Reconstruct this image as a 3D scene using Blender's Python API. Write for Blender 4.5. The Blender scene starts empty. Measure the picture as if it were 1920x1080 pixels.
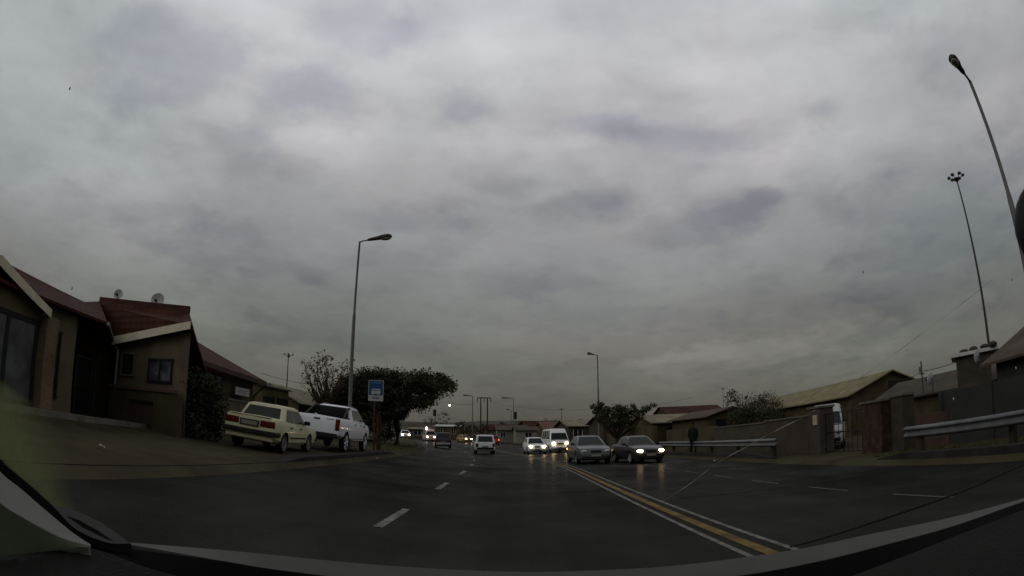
import bpy, bmesh, math, random
from mathutils import Vector, Matrix
R = math.radians
PI = math.pi
rnd = random.Random(7)
scene = bpy.context.scene
COL = scene.collection

# ------------------------------------------------------------------ lens and camera
F_PX, CAM_H = 1075.0, 1.28
PITCH = 2 * math.asin(284 / F_PX / 2)
CP, SP = math.cos(PITCH), math.sin(PITCH)

def ray(px, py):
    x, y = (px - 960) / F_PX, (540 - py) / F_PX
    r = math.hypot(x, y) + 1e-12
    th = 2 * math.asin(min(1, r / 2)); st = math.sin(th) / r
    X, Y, Z = x * st, y * st, math.cos(th)
    return Vector((X, Z * CP - Y * SP, Y * CP + Z * SP))
def at(px, py, d):                       # point d metres away on a line of sight
    return ray(px, py) * d + Vector((0, 0, CAM_H))
def at_h(px, py, d):                     # the same, d measured horizontally
    v = ray(px, py); return v * (d / math.hypot(v.x, v.y)) + Vector((0, 0, CAM_H))
def at_z(px, py, z):
    v = ray(px, py); return v * ((z - CAM_H) / v.z) + Vector((0, 0, CAM_H))

cd = bpy.data.cameras.new('dashcam')
cam = bpy.data.objects.new('dashcam', cd); COL.objects.link(cam)
cam.location = (0, 0, CAM_H); cam.rotation_euler = (R(90) + PITCH, 0, 0)
cd.type = 'PANO'
for tgt in (cd, getattr(cd, 'cycles', None)):
    if tgt is None: continue
    try:
        tgt.panorama_type = 'FISHEYE_EQUISOLID'
        tgt.fisheye_lens = F_PX / 1920 * 36
        tgt.fisheye_fov = R(180)
    except Exception as e:
        pass
cd.sensor_fit = 'HORIZONTAL'; cd.sensor_width = 36; cd.sensor_height = 20.25
cd.clip_start = 0.02; cd.clip_end = 6000
scene.camera = cam

# ------------------------------------------------------------------ terrain
def cy_(y):                              # the road bends gently left ahead
    if y < 20: return 0.0
    if y < 60: return -.0025 * (y - 20) ** 2
    if y < 160: return -4 - .2 * (y - 60)
    return -24.0 - .1 * (y - 160)
def G(x, y):
    u = x - cy_(y)
    if u >= 9.3: z = .12 + .015 * min(u - 9.3, 60)
    elif u >= -1: z = 0.
    elif u >= -5.4: z = .085 * (-1 - u)
    elif u >= -12: z = .494 + .08 * (-5.4 - u)
    else: z = 1.02 + .04 * min(-12 - u, 60)
    if y > 55: z += .012 * (min(y, 400) - 55)
    return z

# ------------------------------------------------------------------ materials
MATS = {}
def nm(name):
    m = bpy.data.materials.new(name); m.use_nodes = True
    nt = m.node_tree; b = nt.nodes['Principled BSDF']
    return m, nt, b
def N(nt, t, **k):
    n = nt.nodes.new(t)
    for a, v in k.items(): setattr(n, a, v)
    return n
def mat(name, col, rough=.6, metal=0., var=.25, scale=3., spec=.15, coat=0., bump=0., grime=None, gscale=.6, gamt=.5):
    """colour with two scales of noise in it, optional patches of grime"""
    if name in MATS: return MATS[name]
    m, nt, b = nm(name)
    tc = N(nt, 'ShaderNodeTexCoord'); L = nt.links
    n1 = N(nt, 'ShaderNodeTexNoise'); n1.inputs['Scale'].default_value = scale; n1.inputs['Detail'].default_value = 6
    L.new(tc.outputs['Object'], n1.inputs['Vector'])
    mr = N(nt, 'ShaderNodeMapRange'); mr.inputs[1].default_value = .3; mr.inputs[2].default_value = .7
    mr.inputs[3].default_value = 1 - var; mr.inputs[4].default_value = 1 + var
    L.new(n1.outputs['Fac'], mr.inputs[0])
    mx = N(nt, 'ShaderNodeMix', data_type='RGBA', blend_type='MULTIPLY'); mx.inputs[0].default_value = 1
    mx.inputs[6].default_value = (*col, 1)
    L.new(mr.outputs[0], mx.inputs[7]); out = mx.outputs[2]
    if grime:
        n2 = N(nt, 'ShaderNodeTexNoise'); n2.inputs['Scale'].default_value = gscale; n2.inputs['Detail'].default_value = 8; n2.inputs['Roughness'].default_value = .65
        L.new(tc.outputs['Object'], n2.inputs['Vector'])
        r2 = N(nt, 'ShaderNodeMapRange'); r2.inputs[1].default_value = .48; r2.inputs[2].default_value = .68; r2.inputs[3].default_value = 0; r2.inputs[4].default_value = gamt
        L.new(n2.outputs['Fac'], r2.inputs[0])
        m2 = N(nt, 'ShaderNodeMix', data_type='RGBA'); L.new(r2.outputs[0], m2.inputs[0]); L.new(out, m2.inputs[6]); m2.inputs[7].default_value = (*grime, 1)
        out = m2.outputs[2]
    L.new(out, b.inputs['Base Color'])
    b.inputs['Roughness'].default_value = rough; b.inputs['Metallic'].default_value = metal
    b.inputs['Specular IOR Level'].default_value = spec; b.inputs['Coat Weight'].default_value = coat
    b.inputs['Coat Roughness'].default_value = .08
    if bump:
        bp = N(nt, 'ShaderNodeBump'); bp.inputs['Strength'].default_value = bump; bp.inputs['Distance'].default_value = .02
        nb = N(nt, 'ShaderNodeTexNoise'); nb.inputs['Scale'].default_value = scale * 12; nb.inputs['Detail'].default_value = 4
        L.new(tc.outputs['Object'], nb.inputs['Vector']); L.new(nb.outputs['Fac'], bp.inputs['Height']); L.new(bp.outputs[0], b.inputs['Normal'])
    MATS[name] = m; return m
def emit(name, col, s):
    if name in MATS: return MATS[name]
    m, nt, b = nm(name); b.inputs['Base Color'].default_value = (*col, 1); b.inputs['Emission Color'].default_value = (*col, 1); b.inputs['Emission Strength'].default_value = s
    MATS[name] = m; return m
def brick(name, c1, c2, mortar, axis='XZ', bw=.23, bh=.075):
    if name in MATS: return MATS[name]
    m, nt, b = nm(name); L = nt.links
    tc = N(nt, 'ShaderNodeTexCoord'); sx = N(nt, 'ShaderNodeSeparateXYZ'); L.new(tc.outputs['Object'], sx.inputs[0])
    ad = N(nt, 'ShaderNodeMath', operation='ADD'); L.new(sx.outputs[0], ad.inputs[0]); L.new(sx.outputs[1], ad.inputs[1])
    cb = N(nt, 'ShaderNodeCombineXYZ'); L.new(ad.outputs[0], cb.inputs[0]); L.new(sx.outputs[2], cb.inputs[1])
    bt = N(nt, 'ShaderNodeTexBrick'); bt.inputs['Scale'].default_value = 1; bt.inputs['Brick Width'].default_value = bw; bt.inputs['Row Height'].default_value = bh
    bt.inputs['Mortar Size'].default_value = .008; bt.inputs['Color1'].default_value = (*c1, 1); bt.inputs['Color2'].default_value = (*c2, 1); bt.inputs['Mortar'].default_value = (*mortar, 1)
    L.new(cb.outputs[0], bt.inputs['Vector'])
    n = N(nt, 'ShaderNodeTexNoise'); n.inputs['Scale'].default_value = 1.3; n.inputs['Detail'].default_value = 6; L.new(tc.outputs['Object'], n.inputs['Vector'])
    mr = N(nt, 'ShaderNodeMapRange'); mr.inputs[1].default_value = .3; mr.inputs[2].default_value = .7; mr.inputs[3].default_value = .6; mr.inputs[4].default_value = 1.25; L.new(n.outputs['Fac'], mr.inputs[0])
    mx = N(nt, 'ShaderNodeMix', data_type='RGBA', blend_type='MULTIPLY'); mx.inputs[0].default_value = 1; L.new(bt.outputs['Color'], mx.inputs[6]); L.new(mr.outputs[0], mx.inputs[7])
    L.new(mx.outputs[2], b.inputs['Base Color']); b.inputs['Roughness'].default_value = .85
    MATS[name] = m; return m
def ribbed(name, col, pitch=.2, axis=0, var=.3, grime=None, rough=.65, tile=False):
    """roof sheeting or tiles: waves across, courses along"""
    if name in MATS: return MATS[name]
    m = mat(name, col, rough, var=var, scale=1.2, grime=grime, gscale=.5, gamt=.6, spec=.05); nt = m.node_tree; L = nt.links; b = nt.nodes['Principled BSDF']
    tc = N(nt, 'ShaderNodeTexCoord')
    h = None
    for d, s in (('X', pitch), ('Y', pitch)) if not tile else (('X', pitch), ('Y', pitch), ('Z', pitch * .7)):
        w = N(nt, 'ShaderNodeTexWave', bands_direction=d); w.inputs['Scale'].default_value = .314 / s
        L.new(tc.outputs['Object'], w.inputs['Vector'])
        if h is None: h = w.outputs['Fac']
        else:
            ad = N(nt, 'ShaderNodeMath', operation='ADD'); L.new(h, ad.inputs[0]); L.new(w.outputs['Fac'], ad.inputs[1]); h = ad.outputs[0]
    bp = N(nt, 'ShaderNodeBump'); bp.inputs['Strength'].default_value = .3; bp.inputs['Distance'].default_value = .03
    L.new(h, bp.inputs['Height']); L.new(bp.outputs[0], b.inputs['Normal'])
    return m
def asphalt():
    m, nt, b = nm('asphalt'); L = nt.links
    tc = N(nt, 'ShaderNodeTexCoord')
    def noise(s, d=6, r=.6, vec=None):
        n = N(nt, 'ShaderNodeTexNoise'); n.inputs['Scale'].default_value = s; n.inputs['Detail'].default_value = d; n.inputs['Roughness'].default_value = r
        L.new(vec or tc.outputs['Object'], n.inputs['Vector']); return n.outputs['Fac']
    mp = N(nt, 'ShaderNodeMapping'); mp.inputs['Scale'].default_value = (1.1, .06, 1); L.new(tc.outputs['Object'], mp.inputs[0])
    a, c, d = noise(.35), noise(40, 3), noise(1., 4, .5, mp.outputs[0])
    def rng(x, lo, hi, a0=.3, a1=.7):
        r = N(nt, 'ShaderNodeMapRange'); r.inputs[1].default_value = a0; r.inputs[2].default_value = a1; r.inputs[3].default_value = lo; r.inputs[4].default_value = hi; L.new(x, r.inputs[0]); return r.outputs[0]
    def mul(x, y):
        k = N(nt, 'ShaderNodeMath', operation='MULTIPLY'); L.new(x, k.inputs[0]); L.new(y, k.inputs[1]); return k.outputs[0]
    v = mul(mul(rng(a, .86, 1.14), rng(c, .6, 1.4)), rng(d, .82, 1.18))
    mx = N(nt, 'ShaderNodeMix', data_type='RGBA', blend_type='MULTIPLY'); mx.inputs[0].default_value = 1; mx.inputs[6].default_value = (.018, .018, .0145, 1); L.new(v, mx.inputs[7])
    L.new(mx.outputs[2], b.inputs['Base Color'])
    b.inputs['Roughness'].default_value = .9; b.inputs['Specular IOR Level'].default_value = 0
    gl = N(nt, 'ShaderNodeBsdfGlossy'); gl.inputs['Color'].default_value = (1, 1, 1, 1); L.new(rng(a, .2, .34), gl.inputs['Roughness'])
    mix = N(nt, 'ShaderNodeMixShader'); lw = N(nt, 'ShaderNodeLayerWeight'); pw = N(nt, 'ShaderNodeMath', operation='POWER'); L.new(lw.outputs['Facing'], pw.inputs[0]); pw.inputs[1].default_value = 30
    ma = N(nt, 'ShaderNodeMath', operation='MULTIPLY_ADD'); L.new(pw.outputs[0], ma.inputs[0]); ma.inputs[1].default_value = 4; ma.inputs[2].default_value = .9
    L.new(mul(mul(rng(a, .024, .042), rng(d, .85, 1.12)), ma.outputs[0]), mix.inputs[0]); L.new(b.outputs[0], mix.inputs[1]); L.new(gl.outputs[0], mix.inputs[2]); L.new(mix.outputs[0], nt.nodes['Material Output'].inputs[0])
    bp = N(nt, 'ShaderNodeBump'); bp.inputs['Strength'].default_value = .25; bp.inputs['Distance'].default_value = .01
    L.new(noise(90, 2), bp.inputs['Height']); L.new(bp.outputs[0], b.inputs['Normal'])
    MATS['asphalt'] = m; return m
def ground_mat():
    m = mat('dirt_ground', (.048, .038, .021), .95, var=.35, scale=.8, spec=.1, bump=.4, grime=(.05, .055, .025), gscale=.35, gamt=.8)
    return m
def dark_glass(name='dark_glass', col=(.012, .014, .014), rough=.06, spec=.22):
    return mat(name, col, rough, var=.1, spec=spec)

# ------------------------------------------------------------------ mesh building
class MB:
    def __init__(s): s.v = []; s.f = []; s.mi = []
    def add(s, vs, fs, mi=0):
        o = len(s.v); s.v += [tuple(p) for p in vs]; s.f += [[o + i for i in f] for f in fs]; s.mi += [mi] * len(fs); return s
    def box(s, c, d, rz=0, rx=0, mi=0):
        M = Matrix.Rotation(rz, 3, 'Z') @ Matrix.Rotation(rx, 3, 'X'); c = Vector(c)
        vs = [c + M @ Vector((sx * d[0] / 2, sy * d[1] / 2, sz * d[2] / 2)) for sx in (-1, 1) for sy in (-1, 1) for sz in (-1, 1)]
        return s.add(vs, [(0, 1, 3, 2), (4, 6, 7, 5), (0, 4, 5, 1), (2, 3, 7, 6), (0, 2, 6, 4), (1, 5, 7, 3)], mi)
    def slab(s, pts, off, mi=0):            # polygon with thickness (off = vector to the other side)
        n = len(pts); off = Vector(off); a = [Vector(p) for p in pts]; b = [p + off for p in a]
        return s.add(a + b, [list(range(n)), list(range(2 * n - 1, n - 1, -1))] + [(i, i + n, (i + 1) % n + n, (i + 1) % n) for i in range(n)], mi)
    def prism(s, foot, z0, z1, mi=0):
        z0f = z0 if callable(z0) else (lambda x, y: z0)
        z1f = z1 if callable(z1) else (lambda x, y: z1)
        n = len(foot)
        return s.add([(x, y, z0f(x, y)) for x, y in foot] + [(x, y, z1f(x, y)) for x, y in foot],
                     [list(range(n - 1, -1, -1)), list(range(n, 2 * n))] + [(i, (i + 1) % n, (i + 1) % n + n, i + n) for i in range(n)], mi)
    def tube(s, pts, r, n=8, caps=True, mi=0):
        pts = [Vector(p) for p in pts]; rs = r if isinstance(r, (list, tuple)) else [r] * len(pts)
        rings = []
        for i, p in enumerate(pts):
            t = (pts[min(i + 1, len(pts) - 1)] - pts[max(i - 1, 0)]).normalized()
            a = t.cross(Vector((0, 0, 1)))
            if a.length < .05: a = t.cross(Vector((0, 1, 0)))
            a.normalize(); b = t.cross(a)
            rings.append([p + (a * math.cos(2 * PI * k / n) + b * math.sin(2 * PI * k / n)) * rs[i] for k in range(n)])
        vs = [q for rg in rings for q in rg]; fs = []
        for i in range(len(pts) - 1):
            for k in range(n): fs.append((i * n + k, i * n + (k + 1) % n, (i + 1) * n + (k + 1) % n, (i + 1) * n + k))
        if caps: fs += [list(range(n - 1, -1, -1)), [(len(pts) - 1) * n + k for k in range(n)]]
        return s.add(vs, fs, mi)
    def ball(s, c, d, rz=0, nu=14, nv=8, mi=0):
        c = Vector(c); M = Matrix.Rotation(rz, 3, 'Z'); vs = []; fs = []
        for j in range(nv + 1):
            t = PI * j / nv
            for i in range(nu):
                p = 2 * PI * i / nu
                vs.append(c + M @ Vector((d[0] * math.sin(t) * math.cos(p), d[1] * math.sin(t) * math.sin(p), d[2] * math.cos(t))))
        for j in range(nv):
            for i in range(nu): fs.append((j * nu + i, (j + 1) * nu + i, (j + 1) * nu + (i + 1) % nu, j * nu + (i + 1) % nu))
        return s.add(vs, fs, mi)
    def loft(s, rings, caps=True, mi=0, closed=True):
        n = len(rings[0]); vs = [p for r in rings for p in r]; fs = []
        for i in range(len(rings) - 1):
            for k in range(n if closed else n - 1):
                fs.append((i * n + k, i * n + (k + 1) % n, (i + 1) * n + (k + 1) % n, (i + 1) * n + k))
        if caps: fs += [list(range(n - 1, -1, -1)), [(len(rings) - 1) * n + k for k in range(n)]]
        return s.add(vs, fs, mi)
    def disc(s, c, r, axis='X', w=.02, n=20, mi=0):
        c = Vector(c); e = {'X': Vector((1, 0, 0)), 'Y': Vector((0, 1, 0)), 'Z': Vector((0, 0, 1))}[axis] * w / 2
        return s.tube([c - e, c + e], r, n, mi=mi)
    def build(s, name, m, parent=None, smooth=None, recalc=True, origin=None):
        me = bpy.data.meshes.new(name)
        vs = s.v
        if origin is not None: vs = [(p[0] - origin[0], p[1] - origin[1], p[2] - origin[2]) for p in vs]
        me.from_pydata(vs, [], s.f)
        ms = m if isinstance(m, (list, tuple)) else [m]
        for q in ms: me.materials.append(q)
        if any(s.mi): me.polygons.foreach_set('material_index', s.mi)
        if recalc:
            bm = bmesh.new(); bm.from_mesh(me); bmesh.ops.recalc_face_normals(bm, faces=bm.faces); bm.to_mesh(me); bm.free()
        if smooth is not None:
            me.polygons.foreach_set('use_smooth', [True] * len(me.polygons)); me.set_sharp_from_angle(angle=R(smooth))
        o = bpy.data.objects.new(name, me); COL.objects.link(o)
        if origin is not None: o.location = origin
        if parent: o.parent = parent
        return o
def tag(o, label, cat, group=None):
    o['label'] = label; o['category'] = cat
    if group: o['group'] = group
    return o
def struct(o, kind='structure'): o['kind'] = kind; return o
def thing(name, label, cat, loc=(0, 0, 0), rz=0, group=None, rot=None):
    o = bpy.data.objects.new(name, None); COL.objects.link(o); o.empty_display_size = .2
    o.location = loc; o.rotation_euler = rot if rot else (0, 0, rz)
    return tag(o, label, cat, group)
def lerp(a, b, t): return Vector(a) + (Vector(b) - Vector(a)) * t

# ------------------------------------------------------------------ palette
ASPH = asphalt(); DIRT = ground_mat()
KERB = mat('kerb_concrete', (.022, .019, .016), .9, var=.4, scale=2, grime=(.01, .009, .007), gscale=1.2)
WLINE = mat('worn_white_paint', (.16, .155, .14), .8, var=.4, scale=6, grime=(.05, .05, .045), gscale=3.5, gamt=.95)
FLINE = mat('faint_white_paint', (.08, .08, .074), .7, var=.4, scale=6, grime=(.05, .05, .045), gscale=3, gamt=.9)
YLINE = mat('worn_yellow_paint', (.16, .105, .022), .8, var=.4, scale=6, grime=(.045, .038, .02), gscale=2.2, gamt=.95)
PLASTER = mat('brown_plaster', (.12, .095, .06), .9, var=.25, scale=1.2, grime=(.07, .055, .036), gscale=.9)
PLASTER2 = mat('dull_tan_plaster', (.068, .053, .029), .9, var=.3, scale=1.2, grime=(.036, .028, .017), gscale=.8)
GREYWALL = mat('slate_grey_panel', (.03, .031, .029), .8, var=.2, scale=1.5, grime=(.03, .03, .028), gscale=.7)
TILE_RED = ribbed('red_roof_tiles', (.05, .0165, .0095), .3, tile=True, grime=(.03, .012, .008))
TILE_DARK = mat('dark_red_ridge', (.05, .014, .012), .7, var=.25)
ROOF_TAN = ribbed('tan_roof_sheet', (.2, .175, .12), .25, grime=(.12, .11, .08))
ROOF_GREEN = ribbed('greenish_roof_sheet', (.19, .165, .09), .25, grime=(.12, .085, .045))
ROOF_BROWN = ribbed('brown_roof_sheet', (.075, .056, .042), .3, grime=(.045, .035, .028))
ROOF_GREY = ribbed('dark_roof_sheet', (.065, .055, .042), .3, grime=(.04, .034, .028))
BEIGE = mat('beige_fascia', (.55, .49, .37), .7, var=.12)
BRICK_TAN = brick('tan_brick', (.15, .105, .055), (.12, .075, .04), (.08, .065, .045))
BRICK_RED = brick('red_brick', (.055, .024, .016), (.045, .021, .015), (.035, .028, .022))
BRICK_BRN = brick('brown_block', (.052, .04, .023), (.04, .031, .018), (.03, .024, .016), bw=.4, bh=.19)
BLACKM = mat('black_metal', (.012, .012, .012), .5, var=.2)
RUBBER = mat('tyre_rubber', (.014, .014, .014), .85, var=.2)
RIM = mat('alloy_rim', (.5, .5, .5), .35, metal=.8, var=.1)
STEELRIM = mat('steel_rim', (.2, .19, .18), .5, metal=.3, var=.3)
TRIM = mat('black_trim', (.016, .016, .016), .55, var=.2)
GLASS = dark_glass()
GLASS_G = dark_glass('greyish_glass', (.035, .04, .038), .12)
POLE = mat('grey_pole', (.13, .125, .12), .6, metal=.2, var=.2, scale=1.5)
POLED = mat('dark_pole', (.05, .045, .042), .7, var=.25)
GALV = mat('galvanised_rail', (.13, .135, .135), .5, metal=.4, var=.25, scale=2, grime=(.1, .1, .095), gscale=1.5)
WOOD = mat('creosote_wood', (.035, .028, .022), .9, var=.3)
PLATE = mat('number_plate', (.2, .19, .15), .5, var=.1)
TAIL_OFF = mat('tail_lens', (.075, .01, .008), .2, var=.2, scale=12)
LENS_OFF = mat('clear_lens', (.35, .36, .36), .15, var=.2, scale=10)
HEAD = emit('lit_headlamp', (1, .64, .28), 50)
HEADS = emit('lit_headlamp_dim', (1, .66, .34), 24)
TAILON = emit('lit_tail_lamp', (1, .06, .04), 3)
DIRTYW = mat('dirty_white_paint', (.42, .42, .4), .5, var=.1)

# ------------------------------------------------------------------ world and sun
w = bpy.data.worlds.new('World'); scene.world = w; w.use_nodes = True
nt = w.node_tree; L = nt.links
for n in list(nt.nodes): nt.nodes.remove(n)
out = N(nt, 'ShaderNodeOutputWorld')
sky = N(nt, 'ShaderNodeTexSky', sky_type='NISHITA'); sky.sun_disc = False; sky.sun_elevation = R(37); sky.sun_rotation = R(-115)
bg1 = N(nt, 'ShaderNodeBackground'); bg1.inputs[1].default_value = .08; L.new(sky.outputs[0], bg1.inputs[0])
tc = N(nt, 'ShaderNodeTexCoord'); sx = N(nt, 'ShaderNodeSeparateXYZ'); L.new(tc.outputs['Generated'], sx.inputs[0])
def M2(op, a, b=None, clamp=False):
    n = N(nt, 'ShaderNodeMath', operation=op); n.use_clamp = clamp
    for i, q in enumerate((a, b)):
        if q is None: continue
        if isinstance(q, (int, float)): n.inputs[i].default_value = q
        else: L.new(q, n.inputs[i])
    return n.outputs[0]
zc = M2('ADD', M2('MAXIMUM', sx.outputs[2], 0.), .22)
cb = N(nt, 'ShaderNodeCombineXYZ'); L.new(M2('DIVIDE', sx.outputs[0], zc), cb.inputs[0]); L.new(M2('DIVIDE', sx.outputs[1], zc), cb.inputs[1]); cb.inputs[2].default_value = 3.7
def wnoise(s, d, r, dist, off=(0, 0, 0), sc=(1, 1, 1)):
    mp = N(nt, 'ShaderNodeMapping'); mp.inputs['Location'].default_value = off; mp.inputs['Scale'].default_value = sc; L.new(cb.outputs[0], mp.inputs[0])
    n = N(nt, 'ShaderNodeTexNoise'); n.inputs['Scale'].default_value = s; n.inputs['Detail'].default_value = d; n.inputs['Roughness'].default_value = r; n.inputs['Distortion'].default_value = dist
    L.new(mp.outputs[0], n.inputs['Vector']); return n.outputs['Fac']
def wrange(x, a0, a1, lo, hi, smooth=True):
    r = N(nt, 'ShaderNodeMapRange'); r.interpolation_type = 'SMOOTHSTEP' if smooth else 'LINEAR'
    for i, q in enumerate((a0, a1, lo, hi)): r.inputs[i + 1].default_value = q
    L.new(x, r.inputs[0]); return r.outputs[0]
n1 = wrange(wnoise(1.25, 4, .5, .3, (1.3, 4.2, 0), (1, .9, 1)), .33, .67, .93, 1.1)
n2 = wrange(wnoise(2.3, 4, .5, .3, (7.1, 2.2, 0)), .5, .7, 1.02, .88)
n3 = wrange(wnoise(4.6, 4, .5, .25, (2., 9., 0)), .52, .72, 1.01, .9)
n4 = wrange(wnoise(11., 5, .6, .2, (4., 1., 0)), .3, .7, .968, 1.032)
mpz = N(nt, 'ShaderNodeMapping'); mpz.inputs['Scale'].default_value = (1.6, 1.6, 6); L.new(tc.outputs['Generated'], mpz.inputs[0])
nz5 = N(nt, 'ShaderNodeTexNoise'); nz5.inputs['Scale'].default_value = 1.4; nz5.inputs['Detail'].default_value = 3; L.new(mpz.outputs[0], nz5.inputs['Vector'])
n5 = wrange(nz5.outputs['Fac'], .35, .68, .99, 1.17)
wn = N(nt, 'ShaderNodeTexNoise'); wn.inputs['Scale'].default_value = 4.2; wn.inputs['Detail'].default_value = 7; wn.inputs['Roughness'].default_value = .6; L.new(cb.outputs[0], wn.inputs['Vector'])
wsub = N(nt, 'ShaderNodeVectorMath', operation='SUBTRACT'); L.new(wn.outputs['Color'], wsub.inputs[0]); wsub.inputs[1].default_value = (.5, .5, .5)
def uv(px, py): v = ray(px, py); q = max(v.z, 0) + .22; return Vector((v.x / q, v.y / q, 0))
clouds = None
for (px, py, rx, ry, amt) in ((570, 175, 105, 62, .79), (872, 205, 62, 55, .82), (300, 115, 170, 110, .85), (690, 60, 130, 75, .88), (1115, 245, 120, 24, .87), (1395, 392, 90, 34, .88), (745, 412, 125, 30, .84), (1100, 385, 130, 36, .85), (1325, 432, 130, 42, .86), (1435, 378, 50, 22, .86),
        (575, 520, 48, 22, .88), (465, 285, 70, 70, .9), (985, 535, 130, 30, .88), (1760, 430, 200, 120, .86), (1300, 255, 190, 34, .93), (945, 345, 50, 26, .9), (1150, 590, 260, 30, .92), (330, 420, 240, 30, .92), (640, 640, 260, 30, .93), (1700, 560, 150, 40, .9),
        (1000, 120, 260, 100, 1.05), (1370, 170, 170, 90, 1.08), (1530, 310, 130, 70, 1.13), (960, 300, 200, 60, 1.12), (1450, 655, 260, 36, 1.3), (1300, 700, 400, 40, 1.08), (200, 420, 260, 90, 1.05), (250, 330, 190, 50, 1.08), (610, 270, 90, 60, 1.06), (420, 200, 60, 60, 1.08), (1850, 90, 90, 90, 1.08), (300, 560, 260, 50, 1.08)):
    c_ = uv(px, py); ax = (uv(px + rx, py) - uv(px - rx, py)).length / 2; ay = (uv(px, py + ry) - uv(px, py - ry)).length / 2
    ang = math.atan2(*(uv(px, py - ry) - c_).xy) 
    wa = N(nt, 'ShaderNodeVectorMath', operation='MULTIPLY_ADD'); L.new(wsub.outputs[0], wa.inputs[0]); wa.inputs[1].default_value = (ax * 2.2, ay * 2.6, 0); L.new(cb.outputs[0], wa.inputs[2])
    mp = N(nt, 'ShaderNodeMapping', vector_type='TEXTURE'); mp.inputs['Location'].default_value = (c_.x, c_.y, 3.7); mp.inputs['Rotation'].default_value = (0, 0, -ang); mp.inputs['Scale'].default_value = (ax, ay, 1); L.new(wa.outputs[0], mp.inputs[0])
    ln = N(nt, 'ShaderNodeVectorMath', operation='LENGTH'); L.new(mp.outputs[0], ln.inputs[0])
    q_ = wrange(ln.outputs['Value'], .3, 1.35, amt * (.96 if amt < 1 else 1.0), 1.0); clouds = q_ if clouds is None else M2('MULTIPLY', clouds, q_)
mod = M2('MULTIPLY', M2('MULTIPLY', M2('MULTIPLY', M2('MULTIPLY', M2('MULTIPLY', n1, n2), n3), n4), n5), clouds)
rp = N(nt, 'ShaderNodeValToRGB'); e = rp.color_ramp.elements
e[0].position = 0; e[0].color = (.062, .06, .050, 1); e[1].position = 1; e[1].color = (.13, .133, .135, 1)
for p, c in ((.07, (.102, .099, .079)), (.16, (.146, .142, .121)), (.30, (.235, .242, .235)), (.47, (.385, .393, .388)), (.60, (.44, .455, .46)), (.70, (.50, .52, .535)), (.80, (.2, .205, .21))):
    q = e.new(p); q.color = (*c, 1)
L.new(M2('MAXIMUM', sx.outputs[2], 0.), rp.inputs[0])
mx = N(nt, 'ShaderNodeMix', data_type='RGBA', blend_type='MULTIPLY'); mx.inputs[0].default_value = 1; L.new(rp.outputs[0], mx.inputs[6]); L.new(mod, mx.inputs[7])
tint = N(nt, 'ShaderNodeMix', data_type='RGBA'); tint.inputs[6].default_value = (1.035, .985, 1.015, 1); tint.inputs[7].default_value = (.965, 1.005, 1.0, 1)
L.new(wrange(wnoise(.9, 3, .5, .2, (5, 5, 0)), .35, .65, 0, 1), tint.inputs[0])
mx2 = N(nt, 'ShaderNodeMix', data_type='RGBA', blend_type='MULTIPLY'); mx2.inputs[0].default_value = 1; L.new(mx.outputs[2], mx2.inputs[6]); L.new(tint.outputs[2], mx2.inputs[7])
t3 = N(nt, 'ShaderNodeMix', data_type='RGBA', blend_type='MULTIPLY'); t3.inputs[7].default_value = (.955, .97, 1.06, 1)
L.new(wrange(M2('MULTIPLY', M2('MULTIPLY', n2, n3), clouds), .72, 1.0, 1, 0), t3.inputs[0]); L.new(mx2.outputs[2], t3.inputs[6])
bg2 = N(nt, 'ShaderNodeBackground'); L.new(t3.outputs[2], bg2.inputs[0]); bg2.inputs[1].default_value = 1
ms = N(nt, 'ShaderNodeMixShader'); ms.inputs[0].default_value = .95; L.new(bg1.outputs[0], ms.inputs[1]); L.new(bg2.outputs[0], ms.inputs[2]); L.new(ms.outputs[0], out.inputs[0])
sl = bpy.data.lights.new('sun', 'SUN'); sl.energy = .5; sl.angle = R(50); sl.color = (1, .97, .93)
so = bpy.data.objects.new('sun', sl); COL.objects.link(so); so.rotation_euler = (R(20), R(-50), 0)
try: sl.cycles.use_multiple_importance_sampling = True
except Exception: pass

# ------------------------------------------------------------------ ground, road, kerbs, markings
def frange(a, b, s):
    r = []
    while a < b - 1e-6: r.append(a); a += s
    return r + [b]
YS = frange(-30, 20, 5) + frange(22, 80, 2) + frange(85, 160, 5) + frange(175, 420, 35) + frange(500, 1500, 250)
US = [-900, -400, -200, -120, -72, -40, -25, -12, -9, -7, -5.42, -5.1, -3, -1, 2, 5, 9, 9.32, 10, 15, 25, 45, 69.3, 120, 200, 400, 900]
g = MB()
def gz(u, y):
    x = cy_(y) + u
    return G(x, y) - (.08 if -5.3 < u < 9.2 and y < 390 else 0) - (.03 if y > 390 else 0)
for y in YS:
    for u in US: g.v.append((cy_(y) + u, y, gz(u, y)))
nu = len(US)
for j in range(len(YS) - 1):
    for i in range(nu - 1): g.f.append((j * nu + i, j * nu + i + 1, (j + 1) * nu + i + 1, (j + 1) * nu + i)); g.mi.append(0)
struct(g.build('ground', DIRT, smooth=60))
def strip(y0, y1, u0, u1, dz, step=1.5, nu=1):
    b = MB(); ys = frange(y0, y1, step)
    for y in ys:
        for k in range(nu + 1):
            u = u0 + (u1 - u0) * k / nu; x = cy_(y) + u; b.v.append((x, y, G(x, y) + dz))
    for j in range(len(ys) - 1):
        for k in range(nu):
            a = j * (nu + 1) + k; b.f.append((a, a + 1, a + nu + 2, a + nu + 1)); b.mi.append(0)
    return b
rd = MB()
for u0, u1 in ((-5.4, -1), (-1, 9.299)):
    s_ = strip(-25, 385, u0, u1, 0, 2., 2); rd.add(s_.v, s_.f)
struct(rd.build('road', ASPH, smooth=60))
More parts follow.
